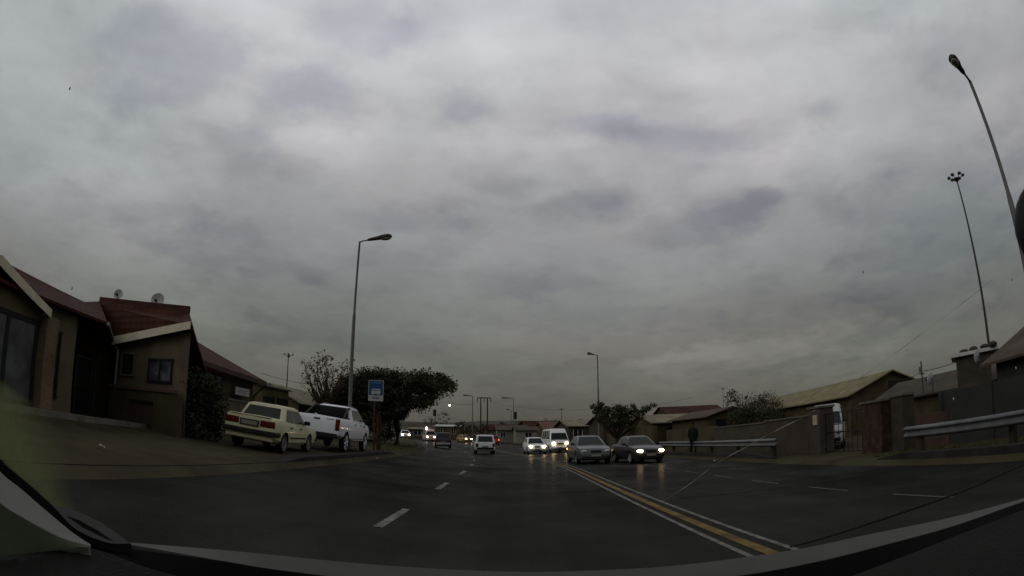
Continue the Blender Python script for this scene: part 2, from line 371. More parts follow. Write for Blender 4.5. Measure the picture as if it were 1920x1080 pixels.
# road markings: each painted line is its own sheet
def line_mesh(segs, u, w_, dz=.005):
    b = MB()
    for a, c in segs:
        s_ = strip(a, c, u - w_ / 2, u + w_ / 2, dz, 1.); b.add(s_.v, s_.f)
    return b
dash = [(7.35 + 6.1 * k, 9.45 + 6.1 * k) for k in range(-2, 20)]
struct(line_mesh(dash, -1.74, .13).build('road_marking_dashes', WLINE))
struct(line_mesh([(5.9 + 2.9 * k, 7.4 + 2.9 * k) for k in range(-3, 16)], 5.86, .07).build('road_marking_faint_dashes', FLINE))
struct(line_mesh([(-5, 130)], 2.31, .075).build('road_marking_white_line', WLINE))
struct(line_mesh([(-5, 130)], 2.81, .075).build('road_marking_white_line', WLINE))
struct(line_mesh([(-5, 130)], 2.55, .15).build('road_marking_yellow_line', YLINE))
# wet joint and repair seams across the road
SEAM = mat('tar_seam', (.008, .008, .007), .95, var=.3, spec=0)
b = MB()
for (x0, y0, x1, y1) in ((-4.6, 13.2, 2.1, 13.5), (-5, 22, 2.2, 22.4), (3.2, 11, 8.6, 10.4)):
    p = Vector((x0, y0)); q = Vector((x1, y1)); n_ = 14
    pts = [p.lerp(q, k / n_) + Vector((rnd.uniform(-.05, .05), rnd.uniform(-.05, .05))) for k in range(n_ + 1)]
    d_ = (q - p).normalized(); pr = Vector((-d_.y, d_.x)) * .012
    vs = []
    for t in pts:
        for s_ in (-1, 1): a_ = t + pr * s_; vs.append((a_.x, a_.y, G(a_.x, a_.y) + .004))
    b.add(vs, [(2 * k, 2 * k + 1, 2 * k + 3, 2 * k + 2) for k in range(n_)])
struct(b.build('road_seams', SEAM))
def kerb(y0, y1, u, w_=.3, h=.14, side=-1, taper=1.2):
    b = MB(); ys = frange(y0, y1, .75)
    rings = []
    for y in ys:
        k = min(1, (y - y0) / taper + .02, (y1 - y) / taper + .02)
        x = cy_(y) + u; zr = G(x - side * .02, y); zt = zr + .02 + h * k
        xo = x + side * w_
        rings.append([(x, y, zr - .05), (x + side * .05, y, zt), (xo, y, zt + .01), (xo, y, zr - .1)])
    b.loft(rings); return struct(b.build('kerb', KERB, smooth=40))
kerb(11.6, 28.6, -5.4, .6, .22, -1, 3)
kerb(41, 86, -5.4, .4, .16)
kerb(-8, 12.6, 9.32, .3, .14, 1)
kerb(19.3, 120, 9.32, .3, .14, 1)
# low edge lip where the pavement runs flush into the road
lip = strip(-8, 13.5, -5.5, -5.4, .012, 1.5); struct(lip.build('kerb_lip', mat('black_gutter', (.008, .007, .006), .9)))
# worn grass and litter on the verges
GRASS = mat('dry_grass', (.06, .06, .022), .95, var=.45, scale=2, spec=.1)
b = MB()
for _ in range(4200):
    r = rnd.random()
    if r < .4: y = rnd.uniform(22, 60); u = -5.9 - abs(rnd.gauss(0, 1)) * 1.6
    elif r < .75: y = rnd.uniform(5, 13.5); u = 9.8 + abs(rnd.gauss(0, 1)) * .9
    else: y = rnd.uniform(19.5, 55); u = 9.75 + abs(rnd.gauss(0, 1)) * .8
    x = cy_(y) + u; z = G(x, y); h = rnd.uniform(.03, .13); a = rnd.uniform(0, PI); q = rnd.uniform(.01, .03)
    dx, dy = math.cos(a) * q, math.sin(a) * q
    b.add([(x - dx, y - dy, z - .01), (x + dx, y + dy, z - .01), (x + rnd.uniform(-.05, .05), y + rnd.uniform(-.05, .05), z + h)], [(0, 1, 2)])
struct(b.build('grass', GRASS, recalc=False), 'stuff')
LITTER = mat('pale_litter', (.5, .5, .46), .8, var=.3)
for (px, py, lab) in ((190, 843, 'small flattened white paper scrap on the dirt left of the cream saloon'), (709, 862, 'tiny pale wrapper on the road by the left kerb'), (1341, 866, 'white plastic scrap lying at the foot of the far guardrail')):
    d0 = ray(px, py); t = 3.
    while CAM_H + d0.z * t > G(d0.x * t, d0.y * t): t += .05
    p = d0 * t; a = .09 if px < 300 else .08
    bb = MB(); bb.add([(p.x + a * c_, p.y + a * .5 * s_, G(p.x, p.y) + .03 + .03 * ((i * 7) % 3)) for i, (c_, s_) in enumerate(((1, .2), (.4, 1), (-.6, .8), (-1, -.2), (-.2, -1), (.7, -.7)))], [(0, 1, 2), (0, 2, 3), (0, 3, 4), (0, 4, 5)])
    tag(bb.build('litter', LITTER), lab, 'litter', 'scraps of litter beside the road')
# hills
HILLM = mat('far_hillside', (.07, .068, .056), .95, var=.35, scale=.02, spec=.05, grime=(.085, .075, .06), gscale=.06, gamt=.8)  # distance haze is mixed into this paler colour
b = MB(); xs = frange(-900, 900, 30)
def hz(x, k):
    base = 16 + 3 * math.sin(x * .011 + 1) + 2 * math.sin(x * .031 + 2) + rnd.uniform(-.6, .6)
    if x < -60: base += 6 * min(1, (-60 - x) / 80) - 0
    return (3.8, 6, base, base * .9, 4)[k]
for k, y in enumerate((410, 470, 560, 700, 900)):
    for x in xs: b.v.append((x, y, hz(x, k)))
n_ = len(xs)
for j in range(4):
    for i in range(n_ - 1): b.f.append((j * n_ + i, j * n_ + i + 1, (j + 1) * n_ + i + 1, (j + 1) * n_ + i)); b.mi.append(0)
struct(b.build('hills', HILLM, smooth=80))

# ------------------------------------------------------------------ vehicles
def paint(name, col, rough=.35, metal=0., coat=.5):
    return mat(name, col, rough, metal, var=.06, scale=2, coat=coat, grime=tuple(c * .55 + .01 for c in col), gscale=1.5, gamt=.35)
ARCH = mat('arch_black', (.008, .008, .008), .9, var=.1)
def smooth_mesh(o, bevel=.035, cutters=(), angle=32):
    """apply a bevel, cut the wheel arches out, shade smooth"""
    dg = None
    if bevel:
        md = o.modifiers.new('bevel', 'BEVEL'); md.width = bevel; md.segments = 3; md.limit_method = 'ANGLE'; md.angle_limit = R(22)
    cs = []
    for (c, r, wdt) in cutters:
        k = MB(); k.disc(c, r, 'X', wdt, 28, mi=1); co = k.build('cutter', [ARCH, ARCH]); co.parent = o.parent
        cs.append(co); md = o.modifiers.new('cut', 'BOOLEAN'); md.object = co; md.operation = 'DIFFERENCE'; md.solver = 'EXACT'
    bpy.context.view_layer.update(); dg = bpy.context.evaluated_depsgraph_get()
    me = bpy.data.meshes.new_from_object(o.evaluated_get(dg)); old = o.data; nm_ = old.name
    o.modifiers.clear(); o.data = me; bpy.data.meshes.remove(old); me.name = nm_
    for co in cs: md_ = co.data; bpy.data.objects.remove(co); bpy.data.meshes.remove(md_)
    me.polygons.foreach_set('use_smooth', [True] * len(me.polygons)); me.set_sharp_from_angle(angle=R(angle))
    return o
SPECS = {
 'saloon': dict(L=4.45, W=1.74, H=1.44, zb=.19, belt=.93, wr=.31, wy=(-1.32, 1.32), gh=(-1.5, 1.05, -.95, .2, .80, .58),
    st=((-.5, .78, .84), (-.485, .95, .92), (-.42, 1.0, .97), (-.3, 1.0, 1), (0, .95, 1), (.22, .93, 1), (.38, .85, .98), (.45, .76, .93), (.49, .66, .84), (.5, .52, .76)), pil=(0, .47, 1), headw=.3, headz=.64, headh=.13),
 'old_saloon': dict(L=4.32, W=1.67, H=1.41, zb=.24, belt=.9, wr=.295, wy=(-1.24, 1.23), gh=(-1.42, .98, -.98, .3, .79, .64),
    st=((-.5, .93, .95), (-.488, .975, .97), (-.34, .985, 1), (0, .9, 1), (.2, .9, 1), (.44, .84, .97), (.487, .77, .95), (.5, .6, .93)), pil=(0, .44, 1), headw=.3, headz=.66, headh=.14),
 'hatchback': dict(L=3.9, W=1.67, H=1.47, zb=.19, belt=.93, wr=.3, wy=(-1.2, 1.23), gh=(-1.86, 1.05, -1.5, .15, .79, .60),
    st=((-.5, .7, .9), (-.485, .93, .95), (-.3, .97, 1), (0, .95, 1), (.24, .92, 1), (.4, .82, .97), (.47, .71, .9), (.495, .6, .84), (.5, .5, .8)), pil=(0, .48, 1), headw=.26, headz=.66, headh=.17),
 'wagon': dict(L=4.2, W=1.72, H=1.68, zb=.24, belt=1.0, wr=.34, wy=(-1.25, 1.3), gh=(-2.05, 1.1, -1.85, .4, .82, .70),
    st=((-.5, .9, .95), (-.492, 1.02, .97), (-.3, 1.02, 1), (0, 1.0, 1), (.24, .99, 1), (.42, .92, .97), (.485, .8, .92), (.5, .6, .86)), pil=(0, .36, .68, 1), headw=.3, headz=.75, headh=.16),
 'minibus': dict(L=4.9, W=1.88, H=2.28, zb=.24, belt=1.2, wr=.33, wy=(-1.55, 1.5), gh=(-2.4, 2.06, -2.3, 1.35, .92, .72),
    st=((-.5, 1.12, .97), (-.493, 1.22, .98), (0, 1.22, 1), (.4, 1.22, 1), (.46, 1.1, .98), (.488, .9, .95), (.5, .6, .91)), pil=(.02, .3, .56, .78, 1), headw=.3, headz=.86, headh=.22),
 'bakkie': dict(L=5.35, W=1.85, H=1.82, zb=.46, belt=1.24, wr=.385, wy=(-1.55, 1.67), gh=(-.72, 1.62, -.55, .72, .86, .66),
    st=((-.5, 1.16, .96), (-.494, 1.29, .97), (-.16, 1.3, 1), (-.12, 1.27, 1), (.2, 1.23, 1), (.4, 1.16, .98), (.47, 1.05, .93), (.495, .92, .86), (.5, .7, .82)), pil=(0, .42, 1), headw=.34, headz=.98, headh=.2),
}
def make_car(name, label, cat, loc, heading, P, spec, lit=None, roll=0., tail=TAIL_OFF, glass=GLASS, rim=STEELRIM, detail=2, spokes=False, scale=1., bumper=None, plate_f=True, plate_r=True, handles=True, skirt=None, group=None, pitch=0.):
    s = SPECS[spec]; Ln, W, H, zb, belt = s['L'], s['W'], s['H'], s['zb'], s['belt']
    root = thing(name, label, cat, loc, 0, group, rot=(pitch, roll, heading)); root.scale = (scale,) * 3
    hw = W / 2
    # lower body
    rings = []
    for (yf, zt, wf) in s['st']:
        w_ = hw * wf; end = abs(yf) > .48
        z0 = zb + (.1 if end else 0)
        half = [(.0, z0), (w_ * .86, z0), (w_ * .97, z0 + .09), (w_, z0 + (zt - z0) * .5), (w_ * .985, zt - .14), (w_ * .93, zt - .025), (w_ * .84, zt), (0, zt + .025)]
        rings.append([(x, yf * Ln, z) for x, z in half] + [(-x, yf * Ln, z) for x, z in half[-2:0:-1]])
    b = MB(); b.loft(rings)
    yb0, yb1, yr0, yr1, wb, wr_ = s['gh']
    def lvl(t):                          # greenhouse outline between belt (0) and roof (1)
        return (yb0 + (yr0 - yb0) * t, yb1 + (yr1 - yb1) * t, wb + (wr_ - wb) * t, belt - .05 + (H - .06 - belt + .05) * t)
    gr = []
    def ring(y0, y1, w_, z, k=.1):
        return [(-w_ + k, y0, z), (w_ - k, y0, z), (w_, y0 + k, z), (w_, y1 - k, z), (w_ - k, y1, z), (-w_ + k, y1, z), (-w_, y1 - k, z), (-w_, y0 + k, z)]
    for t in (0, .5, 1.): gr.append(ring(*lvl(t), k=.09))
    y0, y1, w_, z = lvl(1.); gr.append(ring(y0 + .09, y1 - .12, w_ - .12, H - .012, .09)); gr.append(ring(y0 + .4, y1 - .4, w_ - .35, H, .09))
    b.loft(gr, mi=0)
    body = b.build('body', [P, ARCH], root)
    cut = [((sx_ * (hw - .05), y, s['wr'] + .0), s['wr'] + .055, .42) for y in s['wy'] for sx_ in (-1, 1)]
    smooth_mesh(body, .03 if detail > 1 else .05, cut)
    # glass
    def quad(name_, p, m=glass, th=.012, n=None):
        p = [Vector(q) for q in p]; nrm = (p[1] - p[0]).cross(p[3] - p[0]).normalized()
        cen = sum(p, Vector()) / 4; 
        if nrm.dot(cen - Vector((0, (yb0 + yb1) / 2, belt + .1))) < 0: nrm = -nrm
        k = MB(); k.slab([q + nrm * .012 for q in p], -nrm * .03); return k.build(name_, m, root)
    def side(sx_, ty, tz):               # point on a side face: ty along, tz up
        y0, y1, w_, z = lvl(tz); return (sx_ * w_, y0 + .1 + (y1 - y0 - .2) * ty, z)
    pil = s['pil']
    for sx_ in (-1, 1):
        for a, c in zip(pil[:-1], pil[1:]):
            a_ = a + .025 + (.03 if a == pil[0] else 0); c_ = c - .025
            quad('side_window', [side(sx_, a_, .14), side(sx_, c_, .14), side(sx_, c_ - (.0 if c < 1 else .01), .88), side(sx_, a_, .88)])
    def end(front, tx, tz):
        y0, y1, w_, z = lvl(tz); return (tx * (w_ - .1), y1 if front else y0, z)
    wst = .66 if spec == 'minibus' else .93
    quad('windscreen', [end(1, -1, .1), end(1, 1, .1), end(1, .98, wst), end(1, -.98, wst)])
    quad('rear_window', [end(0, -.93, .16), end(0, .93, .16), end(0, .93, .88), end(0, -.93, .88)])
    # wheels
    for y in s['wy']:
        for sx_ in (-1, 1):
            r = s['wr']; xo = sx_ * (hw - .11)
            k = MB(); prof = [(.78, -.085), (.94, -.1), (1., -.07), (1., .07), (.94, .1), (.78, .085)]
            k.loft([[(xo + dx, y + r * q * math.cos(a), r + r * q * math.sin(a)) for q, dx in prof] for a in [2 * PI * i / 24 for i in range(25)]], caps=False)
            k.disc((xo - sx_ * .03, y, r), r * .8, 'X', .1, 20)
            wh = k.build('wheel', RUBBER, root, smooth=40)
            if detail > 0:
                k = MB(); xf = xo + sx_ * .055
                k.loft([[(xf + sx_ * dx, y + r * q * math.cos(a), r + r * q * math.sin(a)) for q, dx in ((.70, -.03), (.74, .035), (.68, .035), (.64, -.03))] for a in [2 * PI * i / 24 for i in range(25)]], caps=False)
                if spokes:
                    for i in range(6):
                        a = 2 * PI * i / 6 + .2; d_ = Vector((0, math.cos(a), math.sin(a)))
                        k.tube([Vector((xf, y, r)), Vector((xf + sx_ * .012, y, r)) + d_ * r * .68], [.05, .038], 6)
                    k.disc((xf, y, r), r * .2, 'X', .05, 12)
                else:
                    k.disc((xf - sx_ * .01, y, r), r * .55, 'X', .04, 18); k.disc((xf + sx_ * .015, y, r), r * .2, 'X', .03, 12)
                k.build('rim', rim, wh, smooth=40)
    # lamps
    yf = Ln / 2; stf = s['st']
    for sx_ in (-1, 1):
        hx = hw * .83 - s['headw'] / 2
        k = MB(); k.ball((sx_ * hx, yf - .1, s['headz']), (s['headw'] / 2 * 1.1, .15, s['headh'] / 2 * 1.1), rz=-sx_ * .35)
        k.build('headlight', lit or LENS_OFF, root, smooth=60)
        k = MB()
        zt = stf[1][1] - .07; th = .3 if spec in ('bakkie', 'minibus', 'wagon') else .17
        if spec == 'old_saloon': k.box((sx_ * (hw * .97 - .24), -yf + .015, zt - .115), (.46, .06, .19))
        elif spec == 'bakkie': k.box((sx_ * (hw * .97 - .085), -yf + .02, zt - .2), (.16, .1, .42))
        else: k.box((sx_ * (hw * .93 - .1), -yf + .03, zt - th / 2 - .02), (.2, .1, th))
        smooth_mesh(k.build('tail_light', tail, root), .02)
    # bumpers, plates, grille
    bm_ = bumper or P
    k = MB()
    if spec == 'old_saloon':
        k.box((0, -yf - .02, .53), (W * .99, .16, .14)); k.box((hw * .99, -yf + .2, .53), (.05, .5, .13)); k.box((-hw * .99, -yf + .2, .53), (.05, .5, .13))
    elif spec == 'bakkie': k.box((0, -yf - .04, .6), (W * .9, .2, .18)); k.box((0, -yf + .1, .46), (W * .7, .2, .14))
    else: k.box((0, -yf + .03, zb + .25), (W * .84, .14, .2))
    smooth_mesh(k.build('rear_bumper', bm_, root), .025)
    k = MB(); zf = zb + .24 if spec != 'bakkie' else .66
    k.box((0, yf - .02, zf), (W * (.78 if spec != 'old_saloon' else .98), .12, .18 if spec != 'bakkie' else .26))
    smooth_mesh(k.build('front_bumper', bm_, root), .03)
    k = MB(); k.box((0, yf - .025, s['headz'] - .01), (W * .3, .07, .11)); k.build('grille', TRIM, root)
    k = MB(); k.box((0, yf - .0, zb + .12), (W * .5, .1, .1)); k.build('air_intake', TRIM, root)
    if plate_f: k = MB(); k.box((0, yf + .045, zf + .01), (.5, .012, .11)); k.build('number_plate', PLATE, root)
    if plate_r: k = MB(); k.box((0, -yf - .052 if spec not in ('old_saloon', 'bakkie') else -yf - .012, (.66 if spec != 'bakkie' else .72) + (.08 if spec == 'old_saloon' else 0)), (.5, .012, .11)); k.build('number_plate', PLATE, root)
    for sx_ in (-1, 1):
        k = MB(); y0, y1, w_, z = lvl(.2); k.box((sx_ * (w_ + .15), y1 - .32, z + .02), (.19, .09, .13)); k.box((sx_ * (w_ + .04), y1 - .32, z - .02), (.1, .05, .04))
        smooth_mesh(k.build('wing_mirror', P if spec in ('hatchback', 'wagon') else TRIM, root), .02)
        if handles and detail > 1:
            for y in ((.18, -.75) if spec != 'bakkie' else (.55, -.38)):
                k = MB(); k.box((sx_ * (hw * .995), y, belt - .13), (.03, .17, .035)); k.build('door_handle', TRIM, root)
    if skirt:
        for sx_ in (-1, 1): k = MB(); k.box((sx_ * hw * .995, 0, .47), (.02, Ln * .37, .035)); k.build('side_strip', skirt, root)
    # dark wiper trough at the foot of the windscreen
    y0, y1, w_, z = lvl(.06); k = MB(); k.box((0, y1 - .0, z + .005), (2 * w_ - .2, .1, .03)); k.build('scuttle', TRIM, root)
    return root, s
W2 = mat('white_car_paint', (.72, .73, .74), .35, var=.05, coat=.4)
CREAM = paint('cream_paint', (.56, .53, .34), .45, coat=.2)
WHITE = paint('clean_white_paint', (.78, .8, .84), .28)
GREYP = paint('grey_green_paint', (.075, .082, .078), .3, .4)
DARKP = paint('dark_maroon_paint', (.035, .026, .028), .28, .2)
BLACKP = paint('black_paint', (.02, .02, .02), .35)
SILVER = paint('silver_paint', (.4, .4, .39), .35, .5)
REDP = paint('red_paint', (.3, .03, .025), .35)
YELP = paint('ochre_paint', (.35, .22, .06), .45)
PINKW = paint('pinkish_white_paint', (.5, .36, .34), .5)
TL = math.atan(.08)
def gp(x, y, dz=0): return (x, y, G(x, y) + dz)

# the cream saloon parked on the left verge
cx, cyy = -7.5, 17.0
jet, s = make_car('parked_car', 'old boxy cream saloon parked tail-on on the left dirt verge behind the white bakkie', 'car', gp(cx, cyy, .0), R(3), CREAM, 'old_saloon', roll=TL, bumper=TRIM, rim=STEELRIM, skirt=TRIM, plate_r=False, glass=GLASS_G)
k = MB(); k.box((0, -2.115, .38), (1.5, .06, .14)); smooth_mesh(k.build('rear_valance', CREAM, jet), .02)
k = MB(); k.box((0, -2.165, .77), (.62, .03, .19)); k.build('number_plate_panel', mat('dark_panel', (.05, .045, .03), .6), jet)
k = MB(); k.box((0, -2.185, .77), (.5, .012, .11)); k.build('number_plate', PLATE, jet)
k = MB(); k.box((0, -2.1, .985), (1.3, .14, .03)); smooth_mesh(k.build('boot_lip', CREAM, jet), .01)
k = MB(); k.tube([(-.5, -2.05, .27), (-.5, -2.25, .26)], .025, 8); k.build('exhaust_pipe', BLACKM, jet)
# the white double cab
cx, cyy = -7.25, 22.75
ran, s = make_car('parked_bakkie', 'white double-cab bakkie with black sports bar, parked ahead of the cream saloon', 'bakkie', gp(cx, cyy, .02), R(1.5), WHITE, 'bakkie', roll=TL, bumper=TRIM, rim=RIM, spokes=True, plate_r=False)
k = MB(); k.box((0, -1.72, 1.315), (1.6, 1.75, .03)); smooth_mesh(k.build('load_cover', TRIM, ran), .01)
for sx_ in (-1, 1):
    k = MB(); k.tube([(sx_ * .78, -1.75, 1.3), (sx_ * .7, -1.0, 1.68), (sx_ * .66, -.62, 1.72)], .05, 8); k.build('sports_bar', TRIM, ran, smooth=60)
k = MB(); k.box((0, -.86, 1.55), (1.4, .06, .36)); smooth_mesh(k.build('cab_guard', TRIM, ran), .02)
k = MB(); k.box((0, -2.665, 1.17), (.24, .03, .06)); k.build('tailgate_handle', TRIM, ran)
k = MB(); k.box((0, -2.66, 1.03), (.17, .02, .045)); k.build('tailgate_badge', TRIM, ran)
k = MB(); k.box((.52, -2.665, 1.2), (.3, .02, .025)); k.build('tailgate_badge', TRIM, ran)
k = MB(); k.box((-.5, -2.66, .92), (.24, .02, .035)); k.build('tailgate_badge', TRIM, ran)
for sx_ in (-1, 1):
    k = MB(); k.tube([(sx_ * .9, -.85, .5), (sx_ * .95, -.7, .48), (sx_ * .95, 1.0, .48), (sx_ * .9, 1.15, .5)], .035, 8); k.build('side_step', mat('step_metal', (.25, .25, .25), .4, metal=.6), ran, smooth=60)
    k = MB(); k.box((sx_ * .52, .05, 1.84), (.035, 1.1, .03)); k.build('roof_rail', mat('rail_grey', (.2, .2, .2), .4, metal=.5), ran)
    k = MB(); k.box((sx_ * .925, 1.17, 1.08), (.02, .13, .1)); k.build('side_vent', TRIM, ran)
k = MB(); k.tube([(-.2, -2.74, .6), (-.2, -2.84, .58)], .05, 8); k.build('tow_hitch', BLACKM, ran)

# oncoming traffic
make_car('oncoming_hatchback', 'white hatchback with both headlights lit beside the yellow centre line', 'car', gp(1.95, 50.5), R(180 + 6), W2, 'hatchback', lit=HEAD, bumper=None)
mb, s = make_car('oncoming_minibus', 'tall white minibus taxi with lit headlights behind the white hatchback', 'minibus', gp(4.12, 55.5), R(180 + 8), W2, 'minibus', lit=HEAD)
make_car('oncoming_saloon', 'dull grey-green saloon driving towards the camera with its lights off', 'car', gp(3.95, 30.0), R(180 + 3), GREYP, 'saloon', glass=GLASS_G)
make_car('oncoming_saloon', 'dark maroon saloon with lit oval headlights in the lane beside the guardrail', 'car', gp(6.2, 28.3), R(180 + 7), DARKP, 'saloon', scale=.93, lit=HEADS, glass=GLASS_G, rim=RIM)
make_car('oncoming_saloon', 'dark car hidden behind the grey-green saloon, only its roof and side showing', 'car', gp(5.6, 45.5), R(180 + 6), BLACKP, 'saloon', glass=GLASS_G, detail=1)
# traffic ahead on our side
make_car('taxi_ahead', 'tall white estate car seen from behind just right of the dashed line', 'car', gp(-2.45, 50.5), R(6), W2, 'wagon', detail=2, bumper=TRIM, tail=TAIL_OFF)
make_car('dark_car_ahead', 'dark brownish estate car seen from behind in the left lane far ahead', 'car', gp(-7.4, 61.5), R(8), BLACKP, 'wagon', detail=2, bumper=SILVER)
make_car('distant_car', 'red car with glowing tail lamp just beyond the white estate', 'car', gp(-3.1, 92), R(11), REDP, 'hatchback', tail=TAILON, detail=1)
make_car('distant_car', 'small ochre car with one bright headlight, left of the white estate', 'car', gp(-8.9, 108), R(180 + 30), YELP, 'hatchback', lit=HEAD, detail=1)
make_car('distant_car', 'small white car facing us with two lit headlights beyond the tree trunk', 'car', gp(-17.8, 95), R(180 + 14), W2, 'hatchback', lit=HEAD, detail=1)
vn, s = make_car('distant_minibus', 'pinkish white minibus under a bright white lamp, far down the road', 'minibus', gp(-14.6, 101), R(196), PINKW, 'minibus', lit=HEADS, detail=1)
k = MB(); k.ball((.75, 2.2, 2.35), (.16, .12, .3)); k.build('roof_lamp', emit('white_lamp', (1, .9, .85), 6), vn)
# white van behind the gate on the right
p = at_h(1554, 853, 25)
make_car('parked_van', 'white high-roofed van parked nose out behind the yard gate on the right', 'van', gp(p.x, p.y), R(146), DIRTYW, 'minibus', glass=GLASS_G, scale=.8, detail=1, bumper=TRIM)

# ------------------------------------------------------------------ street lamps, masts, poles
LAMPG = 'street lamps along the road'
LENS = mat('lamp_lens', (.22, .22, .2), .2, var=.1)
def street_lamp(loc, h, head_dir, label, lens=1.25, r0=.095, r1=.05, tiltz=0, step=.62, name='street_lamp', head=1., group=LAMPG):
    t = thing(name, label, 'street lamp', loc, head_dir, group)
    k = MB(); k.tube([(0, 0, -.1), (0, 0, h * step), (0, 0, h * step + .25), (0, 0, h)], [r0, r0 * .85, r1 * 1.15, r1], 12); k.build('pole', POLE, t, smooth=50)
    k = MB(); k.tube([(0, 0, h - .03), (.15, 0, h + .02), (.5, 0, h + .06)], r1 * .7, 8); k.build('arm', POLE, t, smooth=50)
    k = MB(); Lh = lens * head; rings = []
    for f, wy, zt, zb in ((0, .05, .06, -.05), (.12, .085, .1, -.06), (.4, .1, .13, -.07), (.62, .16, .17, -.07), (.88, .17, .17, -.06), (1, .1, .1, -.03)):
        x = .42 + Lh * f; zc_ = h + .05 + .1 * f * head
        rings.append([(x, wy * head * math.cos(a), zc_ + (zt if math.sin(a) > 0 else -zb) * math.sin(a) * head) for a in [2 * PI * i / 12 for i in range(12)]])
    k.loft(rings); k.build('lamp_head', POLED, t, smooth=50)
    k = MB(); k.ball((.42 + Lh * .76, 0, h + .05 + .04 * head), (.24 * Lh, .135 * head, .11 * head)); k.build('lamp_glass', LENS, t, smooth=60)
    return t
p = at_h(657, 740, 26.9); street_lamp(gp(p.x, p.y), 10.0, R(-8), 'tall grey street lamp behind the white bakkie, its head reaching over the left lane')
p = at_h(1903, 410, 15.0); street_lamp(gp(p.x, p.y), 9.2, R(205), 'tall street lamp at the right edge behind the near guardrail', lens=1.05, head=.85)
p = at_h(1122, 755, 60.5); street_lamp(gp(p.x, p.y), 9.9, R(190), 'street lamp rising behind the umbrella-shaped tree on the right', lens=.7, r0=.1, r1=.06)
p = at_h(886, 790, 120); street_lamp(gp(p.x, p.y), 9.6, R(186), 'far leaning street lamp left of the wooden power poles', lens=1.6, r0=.13, r1=.08)
p = at_h(963, 790, 132); street_lamp(gp(p.x, p.y), 9.6, R(184), 'far street lamp right of the wooden power poles', lens=2.4, r0=.13, r1=.08)
p = at_h(958.5, 790, 150); street_lamp(gp(p.x, p.y), 7.6, R(184), 'slim far street lamp just left of another lamp post', lens=.8, r0=.1, r1=.06)
def high_mast(px, py, dist, h, label, n=6, s=1.):
    p = at_h(px, py, dist); t = thing('floodlight_mast', label, 'floodlight mast', gp(p.x, p.y), 0, 'high floodlight masts above the houses')
    k = MB(); k.tube([(0, 0, 0), (0, 0, h * .5), (0, 0, h)], [.28 * s, .2 * s, .12 * s], 10); k.build('pole', POLED, t, smooth=50)
    k = MB(); k.loft([[(.62 * s * math.cos(a) * f, .62 * s * math.sin(a) * f, h + z) for a in [2 * PI * i / 12 for i in range(12)]] for f, z in ((.3, -.5 * s), (1, .0), (.9, .12), (.3, .25))]); k.build('lamp_ring', POLED, t)
    for i in range(n):
        a = 2 * PI * i / n + .3; d_ = Vector((math.cos(a), math.sin(a), 0))
        k = MB(); k.tube([Vector((0, 0, h)) + d_ * .5 * s, Vector((0, 0, h + .3 * s)) + d_ * 1.15 * s], .06 * s, 6); k.box(Vector((0, 0, h + .45 * s)) + d_ * 1.35 * s, (.55 * s, .5 * s, .34 * s), a, 0); k.build('floodlight', POLED, t)
    return t
high_mast(1855, 655, 80, 29.9, 'very tall dark mast with a crown of floodlights above the right-hand roofs', 6, .85)
high_mast(537, 740, 270, 30.5, 'tiny far floodlight mast over the roofs left of the bare tree', 4, 1.5)
high_mast(1357, 770, 200, 13.5, 'thin far mast between the gabled house and the bare twiggy tree', 4, .45)
high_mast(1053, 790, 300, 13, 'faint far mast above the distant roofs right of the road', 3, .8)
# wooden H-frame power poles
p = at_h(907.5, 800, 150); t = thing('power_pole', 'wooden double power pole with a crossarm and hanging insulators in the far centre', 'power pole', gp(p.x, p.y), R(4))
zt = at_h(907, 746, 150).z - t.location.z
for sx_ in (-1, 1): k = MB(); k.tube([(sx_ * .87, 0, 0), (sx_ * .87, 0, zt)], [.2, .15], 8); k.build('pole', WOOD, t, smooth=50)
k = MB(); k.box((0, 0, zt), (3.6, .26, .24)); k.build('crossarm', WOOD, t)
for x in (-1.75, 0, 1.75): k = MB(); k.tube([(x, 0, zt), (x, 0, zt - 1.2)], .1, 6); k.build('insulator', POLED, t)
INSP = Vector((p.x, p.y, t.location.z + zt))
def cable(pts, r, label, sag=.5):
    k = MB()
    P_ = []
    for a, c in zip(pts[:-1], pts[1:]):
        for i in range(12): q = lerp(a, c, i / 12); q.z -= sag * 4 * (i / 12) * (1 - i / 12); P_.append(q)
    P_.append(Vector(pts[-1])); k.tube(P_, r, 5); return tag(k.build('cable', POLED, smooth=60), label, 'cable', 'overhead cables')
cable([INSP + Vector((-1.75, 0, -1.2)), at_h(840, 753, 120), at_h(700, 742, 90)], .028, 'thin overhead cable running left from the wooden power poles into the tree', .6)
cable([INSP + Vector((1.75, 0, -1.2)), at_h(1090, 768, 110), at_h(1300, 745, 80)], .018, 'faint overhead cable running right from the wooden power poles', .6)
cable([at_h(490, 700, 60), at_h(640, 722, 70)], .022, 'thin cable between the roof corner and the bare tree', .4)
p = at_h(843, 760, 110); t = thing('hanging_lamp', 'single lit white lamp hanging from the overhead cable beside the tree', 'lamp', p)
k = MB(); k.tube([(0, 0, .1), (0, 0, .75)], .03, 6); k.build('cord', POLED, t)
k = MB(); k.ball((0, 0, 0), (.2, .2, .2)); k.build('bulb', emit('lit_lamp', (1, .93, .85), 3), t, smooth=60)
